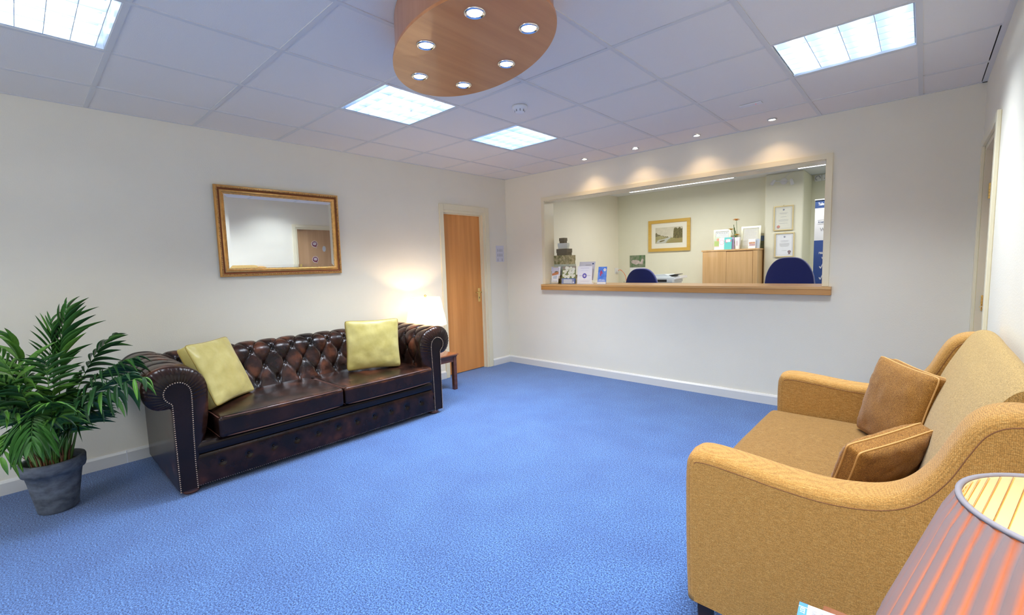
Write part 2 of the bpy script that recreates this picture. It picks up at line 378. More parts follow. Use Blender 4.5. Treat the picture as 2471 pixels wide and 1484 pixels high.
# ceiling: dark void slab, lay-in tiles, tees
LIGHTS = {}      # (i, j) cell -> kind ; i counts columns between x lines, j rows between y lines
XL = [0.]+[.4824+.6*k for k in range(7)]+[W]
YL = [0.]+[-(.4585+.6*k) for k in range(11)]+[YN]
ceil = struct('ceiling', bx(-.1, W+.1, YN-.05, 0, H+.16, H+.24), M['void'])
CELLS = {(2, 2), (2, 4), (6, 2), (2, 7), (6, 4), (6, 7), (2, 10), (6, 10)}
tw = .012
for i in range(len(XL)-1):
    for j in range(len(YL)-1):
        if (i, j) in CELLS: continue
        x0, x1, y1, y0 = XL[i]+tw, XL[i+1]-tw, YL[j]-tw, YL[j+1]+tw
        gx = .007 if (i == 7 and j in (0, 1)) else 0
        obj('ceiling_tile', box(BM(), x0-.004, x1+.004-gx*3, y0-.004, y1+.004-gx*(j == 0), H+.003+random.uniform(0, .0012), H+.018), M['tile'], ceil)
for x in XL[1:-1]: obj('ceiling_tee', bx(x-tw, x+tw, YN, 0, H-.001, H+.010), M['tee'], ceil)
for y in YL[1:-1]:
    for i in range(len(XL)-1): obj('cross_tee', bx(XL[i]+(tw if i else 0), XL[i+1]-(tw if i < 7 else 0), y-tw, y+tw, H, H+.009), M['tee'], ceil)
for n, a in (('edge_trim', (0, .02, YN, 0)), ('edge_trim', (W-.024, W, YN, 0)), ('edge_trim', (0, W, -.02, 0))):
    obj(n, bx(*a, H-.0005, H+.006), M['tee'], ceil)

# recessed louvre lights
def louvre(i, j, label, gap):
    x0, x1, y1, y0 = XL[i]+tw, XL[i+1]-tw, YL[j]-tw, YL[j+1]+tw
    cx, cy = (x0+x1)/2, (y0+y1)/2
    t = thing('ceiling_light', label, 'ceiling light', (cx, cy, H), 'recessed louvre lights')
    b = BM(); z0, z1 = H+.004, H+.10
    for a in ((x0, x0+.004, y0, y1, z0, z1), (x1-.004, x1, y0, y1, z0, z1), (x0, x1, y0, y0+.004, z0, z1), (x0, x1, y1-.004, y1, z0, z1), (x0, x1, y0, y1, z1, z1+.004)):
        box(b, *a)
    obj('housing', b, M['reflector'], t)
    ya, yb = (y0+.035, y1-.006) if gap < 0 else (y0+.006, y1-.035)
    def blade(a):
        obj('louvre_blade', bx(*a), M['blade'], t)
    zl, zh = H+.005, H+.042
    for k in range(7): y = ya+(yb-ya)*k/6; blade((x0+.006, x1-.006, y-.0015, y+.0015, zl, zh))
    for k in range(5): x = x0+.008+(x1-x0-.016)*k/4; blade((x-.0015, x+.0015, ya+.002, yb-.002, zl+.001, zh+.001))
    for k in range(4):
        xx = x0+(x1-x0)*(k+.5)/4; b = BM(); tube(b, [(xx, y0+.02, H+.072), (xx, y1-.02, H+.072)], .009, 10); obj('fluorescent_tube', b, M['tube_bright'] if (i, j) == (6, 2) else M['tube'], t, True)
    g_ = area('fluorescent_glow', (cx, (ya+yb)/2, H+.002), x1-x0-.03, yb-ya-.01, P_PANEL[(i, j)], COOL, t); g_.data.spread = math.radians(114)
for i, j, l, g in ((2, 2, 'smallest louvred square ceiling light, nearest the back corner', -1), (2, 4, 'louvred square ceiling light beside the oval wooden pod', -1),
                   (6, 2, 'brightest square ceiling light, near the right wall', 1), (2, 7, 'louvred square ceiling light at top left, cut by the frame', 1),
                   (6, 4, 'square louvred ceiling light above the mustard sofa, out of frame', 1), (6, 7, 'square louvred ceiling light above the camera', 1),
                   (2, 10, 'square louvred ceiling light behind the plant, near the rear wall', 1), (6, 10, 'square louvred ceiling light behind the camera', 1)):
    louvre(i, j, l, g)

# small downlights along the hatch
def downlight(parent, c, r=.042, ring='bezel', mt_=None):
    x, y, z = c
    b = BM(); lathe(b, [(r, 0), (r*.98, -.004), (r*.80, -.006), (r*.70, -.002), (r*.66, .003)], (x, y, z), 28, False, False)
    o = obj(ring, b, mt_ or M['chrome'], parent, True)
    b = BM(); lathe(b, [(.0001, -.0035), (r*.35, -.003), (r*.62, -.0008), (r*.66, .003)], (x, y, z), 20, False, False)
    obj('bulb', b, M['hot_warm'], parent, True)
for k, x in enumerate((1.374, 1.972, 2.576, 3.182)):
    c = (x, -.2, H)
    t = thing('downlight', ('leftmost', 'second', 'third', 'rightmost')[k]+' small recessed spotlight '+('of the four above the hatch', 'from the left above the hatch', 'from the left above the hatch', 'of the four above the hatch')[k], 'downlight', c, 'spotlights above the hatch')
    downlight(t, c, .036, mt_=M['metal_w']); spot('spot_glow', (x, -.2, H-.012), P_SPOT, WARM, 120, .9, .015, t)

# oval wooden ceiling pod
PC, PZ = Vector((2.6137, -3.0295, 0)), 2.25
ang = math.atan2(.3303, -.9439)
def ell(a, bb, k, n=96):
    th = 2*PI*k/n; u, v = a*math.cos(th), bb*math.sin(th)
    return (PC.x+u*math.cos(ang)-v*math.sin(ang), PC.y+u*math.sin(ang)+v*math.cos(ang))
t = thing('ceiling_pod', 'oval wooden pod under the ceiling carrying six spotlights', 'ceiling feature', (PC.x, PC.y, PZ))
b = BM(); A_, B_ = .5216, .3104
prism(b, [ell(A_, B_, k) for k in range(96)], 'xy', PZ, PZ+.012); obj('base_panel', b, M['pod'], t)
b = BM(); rows = [[(*ell(A_-.010+dd, B_-.010+dd, k), z) for k in range(96)] for z, dd in ((PZ+.012, 0), (PZ+.06, -.002), (PZ+.12, -.004), (H, -.004))]
grid(b, rows, cv=True); obj('side_band', b, wood('pod_side_veneer', (.42, .19, .10), (.52, .26, .15), .4, 'z', 2), t, True)
for (x, y) in ((2.284, -3.052), (2.557, -3.22), (2.879, -3.241), (2.949, -3.014), (2.671, -2.846), (2.351, -2.826)):
    b = BM(); r = .041; lathe(b, [(r, 0), (r*.98, -.004), (r*.82, -.006), (r*.70, -.001)], (x, y, PZ), 28, False, False); q = obj('downlight', b, M['chrome'], t, True)
    b = BM(); lathe(b, [(.0001, -.0045), (r*.4, -.004), (r*.7, -.001)], (x, y, PZ), 20, False, False); obj('bulb', b, M['hot_warm'], q, True)
    spot('spot_glow', (x, y, PZ-.012), P_POD, WARM, 110, .9, .015, t)

# smoke detector, emergency light
c = Vector((1.976, -1.952, H)); b = BM()
lathe(b, [(.055, 0), (.055, -.012), (.050, -.020), (.036, -.024), (.034, -.040), (.028, -.045), (.0001, -.046)], c, 32, True, False)
t = thing('smoke_detector', 'round white smoke detector on the ceiling near the middle', 'smoke detector', c); obj('body', b, M['white'], t, True)
for k in range(8):
    a = 2*PI*k/8; b = BM(); box(b, -.002, .002, -.0015, .0015, -.0075, .0075); bmesh.ops.rotate(b, verts=b.verts, matrix=Matrix.Rotation(a, 3, 'Z'), cent=(0, 0, 0))
    bmesh.ops.translate(b, verts=b.verts, vec=(c.x+.0345*math.cos(a), c.y+.0345*math.sin(a), c.z-.032)); obj('vent_slot', b, M['black'], t)
b = BM(); c = Vector((3.161, -.731, H)); box(b, c.x-.075, c.x+.075, c.y-.028, c.y+.028, H-.006, H+.002, bev=.004)
t = thing('emergency_light', 'slim white emergency light plate on the ceiling near the hatch', 'emergency light', c); obj('plate', b, M['white'], t)
obj('indicator', bx(c.x+.03, c.x+.035, c.y-.003, c.y+.003, H-.0075, H-.006), mat('red_indicator', (.6, .02, .01), .4, emit=(1, .05, .02), estr=1), t)

# baseboards
def board(name, x0, x1, y0, y1):
    b = BM()
    if x1-x0 < y1-y0:
        a, c_ = (x0, x1) if x0 < 1 else (x1, x0); prism(b, [(a, 0), (c_, 0), (c_, .074), (a+(c_-a)*.45, .088), (a, .090)], 'xz', y0, y1)
    else:
        a, c_ = (y1, y0) if y1 > -1 else (y0, y1); prism(b, [(a, 0), (c_, 0), (c_, .074), (a+(c_-a)*.45, .088), (a, .090)], 'yz', x0, x1)
    struct(name, b, M['skirt'])
board('baseboard_left', 0, .018, YN, -4.052); board('baseboard_left_middle', 0, .018, -4.048, -1.135); board('baseboard_left_corner', 0, .018, -.335, 0)
struct('trim_7', bx(0, .0185, -4.052, -4.048, 0, .088), M['paper'])
board('baseboard_back', .018, W-.018, -.018, 0); board('baseboard_right', W-.018, W, YN, -1.035); board('baseboard_right_corner', W-.018, W, -.12, -.018); board('baseboard_near', 0, W, YN, YN+.018)
# hatch trim
tr = struct('trim_1', bx(.612, .655, -.014, .004, 1.066, 2.13), M['gloss'])
struct('trim_2', bx(3.535, 3.578, -.014, .004, 1.066, 2.13), M['gloss']); struct('trim_3', bx(.655, 3.535, -.014, .004, 2.088, 2.13), M['gloss'])
struct('trim_4', bx(.640, .656, .004, BT+.01, 1.066, 2.088), M['gloss']); struct('trim_5', bx(3.53, 3.545, .004, BT+.01, 1.066, 2.088), M['gloss']); struct('trim_6', bx(.655, 3.535, .004, BT+.01, 2.078, 2.094), M['gloss'])

# hatch counter
t = thing('hatch_counter', 'long light-oak counter shelf across the reception hatch', 'counter', (2.1, 0, .995))
b = BM(); box(b, .612, 3.60, -.055, 0, 1.041, 1.064, bev=.002, seg=1); box(b, HX0+.001, HX1-.001, 0, BT, 1.041, 1.064); box(b, .30, 3.95, BT, .44, 1.041, 1.064)
obj('worktop', b, M['oak'], t); obj('fascia', bx(.612, 3.60, -.053, -.0005, .995, 1.0405, bev=.002, seg=1), M['oak_face'], t)

# door_1 (left wall) ; faces +x
d = struct('door_1', bx(-.095, -.055, D1y0+.005, D1y1-.03, .008, D1z-.03), M['veneer'])
for a in ((-.14, -.0, D1y1-.03, D1y1, 0, D1z), (-.14, 0, D1y0, D1y0+.004, 0, D1z), (-.14, 0, D1y0+.004, D1y1-.03, D1z-.03, D1z)): obj('jamb', bx(*a), M['gloss'], d)
obj('door_stop', bx(-.055, -.040, D1y1-.042, D1y1-.03, 0, D1z-.03), M['gloss'], d); obj('door_stop', bx(-.055, -.040, D1y0+.004, D1y1-.042, D1z-.042, D1z-.03), M['gloss'], d)
for a in ((0, .016, D1y1, D1y1+.066, 0, D1z+.066), (0, .016, D1y0-.056, D1y0, 0, D1z+.066), (0, .016, D1y0, D1y1, D1z, D1z+.066)): obj('architrave', bx(*a, bev=.004, seg=2), M['gloss'], d)
y, z = D1y1-.085, .985
hb = obj('handle_plate', bx(-.055, -.051, y-.02, y+.02, z-.125, z+.05, bev=.0015, seg=1), M['brass'], d)
b = BM(); lathe(b, [(.009, 0), (.008, .04), (.008, .045)], (-.051, y, z), 14, axis='x'); tube(b, [(-.008, y, z), (-.006, y-.03, z+.002), (-.008, y-.075, z), (-.009, y-.10, z-.004)], .008, 8); obj('lever', b, M['brass'], hb, True)
obj('keyhole', bx(-.0512, -.0505, y-.004, y+.004, z-.085, z-.062), M['black'], hb)

# door_2 (right wall) ; faces -x
d = struct('door_2', bx(W+.035, W+.075, D2y0+.03, D2y1-.03, .008, D2z-.03), M['veneer_d2'])
for a in ((W, W+.14, D2y1-.03, D2y1, 0, D2z), (W, W+.14, D2y0, D2y0+.03, 0, D2z), (W, W+.14, D2y0+.03, D2y1-.03, D2z-.03, D2z)): obj('jamb', bx(*a), M['gloss'], d)
for a in ((W-.018, W, D2y1, D2y1+.06, 0, D2z+.05), (W-.018, W, D2y0-.06, D2y0, 0, D2z+.05), (W-.018, W, D2y0, D2y1, D2z, D2z+.05)): obj('architrave', bx(*a, bev=.003, seg=1), M['gloss'], d)
for z in (1.70, .98, .28):
    b = BM()
    for k in range(5): lathe(b, [(.0065, 0), (.0065, .0185)], (W+.029, D2y1-.031, z-.05+.02*k), 10)
    box(b, W+.030, W+.034, D2y1-.060, D2y1-.031, z-.05, z+.05); obj('hinge', b, M['brass'], d)
y, z = D2y0+.09, 1.00
hb = obj('handle_plate', bx(W+.031, W+.035, y-.02, y+.02, z-.10, z+.05), M['brass'], d)
b = BM(); lathe(b, [(.009, -.045), (.009, 0)], (W+.031, y, z), 14, axis='x'); tube(b, [(W-.010, y, z), (W-.011, y+.04, z), (W-.009, y+.10, z-.003)], .009, 8); obj('lever', b, M['brass'], hb, True)
mr_ = mat('maroon_print', (.16, .012, .03), .5)
for k, (yy, zz) in enumerate(((-.60, 1.69), (-.60, 1.40))):
    b = BM(); n = 30; out = []
    for q in range(n):
        a = 2*PI*q/n-PI/2; r = .058
        out.append((yy+r*math.cos(a), zz+r*math.sin(a)))
    out = out[:2]+[(yy+.040, zz-.075)]+out[3:]
    prism(b, out, 'yz', W+.0338, W+.035); s_ = obj('sticker', b, M['white_p'], d)
    b = BM(); prism(b, [(yy+(p_[0]-yy)*.9, zz+(p_[1]-zz)*.9) for p_ in out], 'yz', W+.0332, W+.0338); obj('sticker_face', b, mr_, s_)
    for q in range(4):
        ww = (.026, .034, .032, .024)[q]; obj('print_line', bx(W+.0327, W+.0332, yy-ww, yy+ww, zz+.022-q*.014, zz+.029-q*.014), M['white_p'], s_)
ov = BM(); lathe(ov, [(.0001, -.0005), (.034, -.0005), (.034, 0)], (W+.0345, -.42, 1.60), 28, False, False, axis='x'); bmesh.ops.scale(ov, vec=(1, 1, 1.6), verts=ov.verts, space=Matrix.Translation((0, 0, -1.60)))
obj('push_sign', ov, M['metal_w'], d)

# ------------------------------------------------------------------ mirror on the left wall
my0, my1, mz0, mz1 = -3.372, -2.360, 1.290, 2.016
t = thing('wall_mirror', 'gilt-framed rectangular mirror on the wall above the leather sofa', 'mirror', (0, (my0+my1)/2, mz0), rot=(0, math.radians(.85), 0))
OFF[t.name] = Vector((-.004, (my0+my1)/2, mz0))
prof = [(.0, .0), (.0, .018), (.004, .024), (.012, .026), (.020, .026), (.023, .017), (.029, .014), (.036, .019), (.048, .021), (.055, .016), (.060, .012), (.067, .011), (.067, .004)]
b = BM()
ring = [[], [], [], []]
pts = []
for (ins, xo) in prof: pts.append([(xo, my0+ins, mz0+ins), (xo, my1-ins, mz0+ins), (xo, my1-ins, mz1-ins), (xo, my0+ins, mz1-ins)])
grid(b, pts, cv=True); bmesh.ops.recalc_face_normals(b, faces=b.faces); fr = obj('frame', b, M['gold'], t, 'auto'); fr.data.materials.append(mat('copper_groove', (.26, .085, .03), .4, .6)); fr.data.materials.append(M['gold_d'])
for k_, f_ in enumerate(fr.data.polygons):
    seg_ = k_//4; f_.material_index = 1 if seg_ in (5, 6) else 2 if seg_ in (3, 4, 10, 11) else 0
b = BM()
def bead(b, p, s):
    r_ = bmesh.ops.create_icosphere(b, subdivisions=1, radius=1); bmesh.ops.scale(b, vec=s, verts=r_['verts']); bmesh.ops.translate(b, vec=p, verts=r_['verts'])
ny = 58; nz = 40
for k in range(ny):
    y = my0+.016+(my1-my0-.032)*k/(ny-1)
    for z in (mz0+.016, mz1-.016): bead(b, (.0265, y, z), (.006, .0072, .0065))
for k in range(1, nz):
    z = mz0+.016+(mz1-mz0-.032)*k/nz
    for y in (my0+.016, my1-.016): bead(b, (.0265, y, z), (.006, .0065, .0072))
o = obj('beading', b, M['gold_d'], fr, True, kind='stuff')
b = BM(); g = .066; bw = .026
A0 = [(.0075, my0+g, mz0+g), (.0075, my1-g, mz0+g), (.0075, my1-g, mz1-g), (.0075, my0+g, mz1-g)]
A1 = [(.0085, my0+g+bw, mz0+g+bw), (.0085, my1-g-bw, mz0+g+bw), (.0085, my1-g-bw, mz1-g-bw), (.0085, my0+g+bw, mz1-g-bw)]
V, F = grid(b, [A0, A1], cv=True); b.faces.new(V[1]); bmesh.ops.recalc_face_normals(b, faces=b.faces)
obj('mirror_glass', b, M['glass_m'], t); obj('backing', bx(.0, .006, my0+.01, my1-.01, mz0+.01, mz1-.01), M['black'], t)

# paper sign by door_1
t = thing('paper_sign', 'small white paper notice with rows of icons beside the corner door', 'sign', (0, -.138, 1.36))
obj('sheet', bx(.0008, .0018, -.213, -.064, 1.362, 1.573), mat('lilac_white_paper', (.70, .70, .76), .6), t)
for rrow, cols in enumerate(((0, 1, 2, 3), (0, 1, 2, 3), (0, 3))):
    for cc in cols:
        y = -.180+cc*.027; z = 1.512-rrow*.062
        b = BM(); box(b, .0018, .0022, y-.005, y+.005, z-.018, z+.012); box(b, .0018, .0022, y-.003, y+.003, z+.014, z+.022)
        obj('icon', b, M['grey_ink'], t)

# ------------------------------------------------------------------ leather chesterfield
SY = -2.94
sofa = thing('chesterfield_sofa', 'dark brown deep-buttoned leather sofa against the left wall', 'sofa', (.5, SY, 0))
DU = .1545
def puff(u, v, top):
    """0 at buttons, 1 on crowns. v counts button rows; below 0 only upright folds, above top only pleats"""
    if v < 0:
        f = abs(u-round(u)); cr_ = 1-math.exp(-f/.04); k = min(1, -v/.9)
        a0, b0 = u, u; fa = abs(u-round(u)); pit = 1-math.exp(-(fa*fa+(v*.6)**2)/.014)
        dome = .62+.38*math.sqrt(min(1, 4*f*(1-f))) if f > 0 else .62
        return min(1, (.32*cr_*dome*(1-.3*k)+.3*k*.5+.50*pit+.10))
    vv = min(v, top)
    a, b_ = u+vv/2, u-vv/2; fa, fb = abs(a-round(a)), abs(b_-round(b_))
    crease = (1-math.exp(-fa/.032))*(1-math.exp(-fb/.032)); dome = (4*fa*fb)**.30
    pit = 1-math.exp(-(fa*fa+fb*fb)/.016)
    if v > top:
        # pleats run on from the last row
        k = min(1, (v-top)/1.2); u0 = u+top/2; f = abs(u0-round(u0)); pl = 1-math.exp(-f/.08)
        pit2 = 1-math.exp(-(2*f*f+((v-top)*.5)**2)/.028)
        return .38*pl*(1-.25*k)+.25*k*.6+.47*pit2+.12*(1-k)*math.sqrt(min(1, 2*f))
    return .26*crease+.30*dome+.44*pit
def arcs(P):
    s = [0]
    for a, b_ in zip(P, P[1:]): s.append(s[-1]+(b_-a).length)
    return s
def normals(P, sgn):
    n = []
    for i in range(len(P)):
        t_ = P[min(i+1, len(P)-1)]-P[max(i-1, 0)]; t_.normalize(); n.append(Vector((t_.y, -t_.x))*sgn)
    return n
def set_wear_shade(o, vals):
    at_ = o.data.attributes.new('wear_shade', 'FLOAT', 'POINT')
    for k, v in enumerate(vals): at_.data[k].value = v
def add_button(b, p, n, r=.0085):
    rr = bmesh.ops.create_uvsphere(b, u_segments=8, v_segments=5, radius=1); vs = rr['verts']
    bmesh.ops.scale(b, vec=(r, r, r*.55), verts=vs)
    bmesh.ops.rotate(b, verts=vs, cent=(0, 0, 0), matrix=Vector((0, 0, 1)).rotation_difference(Vector(n)).to_matrix()); bmesh.ops.translate(b, vec=p, verts=vs)
AMP = .034
buttons = []
# back
BP = crom([(.50, .30), (.46, .36), (.425, .42), (.385, .50), (.355, .57), (.33, .63), (.318, .68), (.298, .728), (.262, .762), (.215, .777), (.165, .772), (.12, .745), (.092, .70), (.078, .64), (.070, .56)], 92)
BP = [Vector((p_.x, p_.y)) for p_ in BP]; AR = arcs(BP); BN = normals(BP, 1)
if BN[30].x < 0: BN = [-n for n in BN]
i3 = min(range(92), key=lambda k: abs(BP[k].y-.488) if k < 50 else 9); DV = .122
ny = 236; ys = [-3.86+1.84*k/(ny-1) for k in range(ny)]
pts = []; wear_shade = []
for y in ys:
    u = (y+3.132)/DU; row = []
    for k in range(92):
        v = (AR[k]-AR[i3])/DV; h = puff(u, v, 3)
        fade = 1 if v < 3.6 else max(0, 1-(v-3.6)/1.2)
        d_ = AMP*(h-1)*fade; P = BP[k]+BN[k]*(d_+.004)
        row.append((P.x, y, P.y)); wear_shade.append(max(0, min(1, (h-.45)*1.9)))
    pts.append(row)
b = BM(); grid(b, pts); bmesh.ops.recalc_face_normals(b, faces=b.faces); o = obj('backrest', b, M['leather'], sofa, True); set_wear_shade(o, wear_shade)
obj('back_panel', bx(.064, .16, SY-.97, SY+.97, .035, .70), M['leather'], sofa)
for r_ in range(4):
    kk = min(range(92), key=lambda k: abs(AR[k]-AR[i3]-r_*DV))
    off = .5*(r_ % 2)
    for q in range(-5, 8):
        y = -3.132+(q+off)*DU
        if -3.74 < y < -2.13: P = BP[kk]+BN[kk]*(-AMP*.93); buttons.append(((P.x, y, P.y), (BN[kk].x, 0, BN[kk].y)))
# arms
def arm(sg):
    PP = crom([(.868, .20), (.850, .27), (.822, .36), (.806, .44), (.797, .52), (.792, .59), (.796, .65), (.815, .705), (.852, .748), (.905, .775), (.965, .788), (1.03, .783), (1.082, .752), (1.112, .70), (1.117, .64), (1.098, .58), (1.06, .545), (1.015, .537), (.992, .53), (.990, .40), (.990, .20), (.990, .036)], 130)
    QQ = crom([(.900, .20), (.898, .27), (.896, .36), (.893, .44), (.890, .52), (.888, .575), (.888, .62), (.894, .650), (.908, .672), (.930, .688), (.957, .693), (.985, .686), (1.008, .668), (1.020, .642), (1.018, .612), (1.004, .588), (.990, .575), (.984, .562), (.984, .53), (.985, .40), (.985, .20), (.985, .036)], 130)
    PP = [Vector((p_.x, p_.y)) for p_ in PP]; QQ = [Vector((p_.x, p_.y)) for p_ in QQ]
    AR_ = arcs(PP); NN = normals(PP, -1)
    if NN[30].x > 0: NN = [-n for n in NN]
    a3 = min(range(60), key=lambda k: abs(PP[k].y-.49))
    xs = [.058+(.905-.058)*k/91 for k in range(92)]
    pts = []; wear_shade = []
    for x in xs:
        u = (x-.865)/DU+.5; row = []
        fr_ = max(0, min(1, (.905-x)/.07)); fr_ = fr_*fr_*(3-2*fr_)
        for k in range(130):
            v = (AR_[k]-AR_[a3])/DV; h = puff(u, v, 3)
            fade = 1 if v < 4.6 else max(0, 1-(v-4.6)/1.3)
            if k < a3: fade = max(0, min(1, (PP[k].y-.30)/.1))
            hh = 1+(h-1)*fade*fr_
            d_ = AMP*(hh-1); P = PP[k]+NN[k]*d_
            row.append((x, SY+sg*P.x, P.y)); wear_shade.append(max(0, min(1, (hh-.45)*1.9))*(.7 if v > 5 else 1))
        pts.append(row)
    NC = 8
    for c_ in range(1, NC+1):
        ph = c_/NC*PI/2; row = []
        for k in range(130):
            P = QQ[k]+(PP[k]-QQ[k])*math.cos(ph)
            roll_ = 1 if .60 < PP[k].y or (PP[k].x > 1.0 and PP[k].y > .53) else max(0, (PP[k].y-.56)/.04) if PP[k].x < .99 else 0
            rp = .0045*math.sin(AR_[k]*2*PI/.026)*math.sin(ph*2)**.8*roll_ if c_ < NC else 0
            row.append((.905+.047*math.sin(ph)+rp, SY+sg*P.x, P.y)); wear_shade.append(.75*math.cos(ph))
        pts.append(row)
    b = BM(); V, F = grid(b, pts); bmesh.ops.recalc_face_normals(b, faces=b.faces)
    o = obj('arm', b, M['leather'], sofa, True); set_wear_shade(o, wear_shade)
    # front facing panel
    b = BM(); vs = [b.verts.new((.952, SY+sg*q.x, q.y)) for q in QQ]+[b.verts.new((.952, SY+sg*.985, .036)), b.verts.new((.952, SY+sg*.900, .036))]
    f = b.faces.new(vs); b.normal_update(); r_ = bmesh.ops.inset_region(b, faces=[f], thickness=.008, depth=.003); bmesh.ops.triangulate(b, faces=[x for x in b.faces if len(x.verts) > 4]); bmesh.ops.recalc_face_normals(b, faces=b.faces)
    o = obj('arm_panel', b, M['leather'], sofa); set_wear_shade(o, [.12]*len(o.data.vertices))
    # nail heads
    path = [Vector((QQ[k].x, QQ[k].y)) for k in range(130)]; path = [Vector((.900, .036))]+path
    s = arcs(path); tot = s[-1]; n = int(tot/.0125); b = BM(); j = 0
    for q in range(n+1):
        d_ = tot*q/n
        while j < len(s)-2 and s[j+1] < d_: j += 1
        f_ = (d_-s[j])/max(1e-9, s[j+1]-s[j]); P = path[j].lerp(path[j+1], f_)
        r_ = bmesh.ops.create_icosphere(b, subdivisions=1, radius=.0044); bmesh.ops.scale(b, vec=(.6, 1, 1), verts=r_['verts']); bmesh.ops.translate(b, vec=(.9545, SY+sg*P.x, P.y), verts=r_['verts'])
    obj('nail_heads', b, M['stud'], sofa, True, kind='stuff')
    for r_ in range(4):
        kk = min(range(130), key=lambda k: abs(AR_[k]-AR_[a3]-r_*DV))
        for q in range(-5, 2):
            x = .865+(q-.5+.5*(r_ % 2))*DU
            if .36+.06*(r_ < 2) < x < .86: P = PP[kk]+NN[kk]*(-AMP*.93); buttons.append(((x, SY+sg*P.x, P.y), (0, sg*NN[kk].x, NN[kk].y)))
arm(-1); arm(1)
# base, buttoned rail and roll
pts = []; wear_shade = []; zc = [.036+(.226-.036)*k/22 for k in range(23)]; n = 200
for k in range(n):
    y = SY-.898+1.796*k/(n-1); u = (y-SY)/.152; row = []
    for z in zc:
        f = u-round(u); pit = math.exp(-((f*.152/.022)**2+((z-.150)/.022)**2)); below = math.exp(-(abs(f)*.152/.006))*(.35 if z < .15 else .12)
        edge = math.sin(PI*(z-.036)/.19)**.4 if .036 < z < .226 else 0
        row.append((.940+.012*edge-.013*pit-.004*below, y, z)); wear_shade.append(max(0, (1-pit*1.6))*.55)
    pts.append(row)
b = BM(); grid(b, pts); bmesh.ops.recalc_face_normals(b, faces=b.faces); o = obj('base_rail', b, M['leather'], sofa, True); set_wear_shade(o, wear_shade)
if o.data.polygons[100].normal.x < 0: o.data.flip_normals()
for q in range(-5, 6):
    b = BM(); add_button(b, (.9415, SY+q*.152, .150), (1, 0, 0), .0075); obj('button', b, M['leather'], sofa, True)
obj('base_frame', bx(.09, .936, SY-.97, SY+.97, .036, .224), M['leather'], sofa)
b = BM(); softbox(b, (.545, SY, .266), (.82, 1.80, .088), .036, 14); o = obj('seat_roll', b, M['leather'], sofa, True); set_wear_shade(o, [.10]*len(o.data.vertices))
b = BM()
for k in range(146):
    r_ = bmesh.ops.create_icosphere(b, subdivisions=1, radius=.0042); bmesh.ops.scale(b, vec=(.6, 1, 1), verts=r_['verts']); bmesh.ops.translate(b, vec=(.942, SY-.895+1.79*k/145, .041), verts=r_['verts'])
obj('nail_heads', b, M['stud'], sofa, True, kind='stuff')
for (p_, n_) in buttons:
    b = BM(); add_button(b, p_, n_, .0088); obj('button', b, M['leather'], sofa, True)
for sx in (.17, .895):
    for sg in (-1, 1):
        b = BM(); lathe(b, [(.036, 0), (.044, .006), (.046, .014), (.040, .020), (.043, .024), (.043, .030), (.038, .036)], (sx, SY+sg*.925, 0), 20); obj('foot', b, M['mahog'], sofa, True)
# seat cushions
for (y0, y1) in ((SY-.775, SY+.036), (SY+.042, SY+.858)):
    cx, cy, cz = .70, (y0+y1)/2, .378; s = (.60, y1-y0, .132)
    def fn(p_, s=s, y0=y0):
        u, v = 2*p_.x/s[0], 2*p_.y/s[1]; up_ = max(0, p_.z/(s[2]/2))
        q = Vector(p_); q.z += up_*.020*(1-u*u)*(1-v*v)+.004*noise.noise(Vector((p_.x*9, (p_.y+y0)*9, p_.z*4))); q.x += .014*(1-v*v)*max(0, u); return q
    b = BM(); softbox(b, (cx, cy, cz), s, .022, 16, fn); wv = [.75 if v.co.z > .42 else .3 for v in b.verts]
    o = obj('seat_cushion', b, M['leather'], sofa, True); set_wear_shade(o, [min(.8, w_*(.6+.5*noise.noise(Vector(v.co)*6)+.2)) for w_, v in zip(wv, o.data.vertices)])
    for z, in_ in ((.438, .006), (.318, .006)):
        path = []
        for k in range(31):
            v = -1+2*k/30; path.append((cx+.30-.004+.014*(1-v*v)-.02*abs(v)**14, cy+v*(s[1]/2-.006), z))
        b = BM(); tube(b, [(cx-.2, cy-s[1]/2+.002, z)]+path+[(cx-.2, cy+s[1]/2-.002, z)], .0035, 6); obj('piping', b, M['piping_l'], o, True)

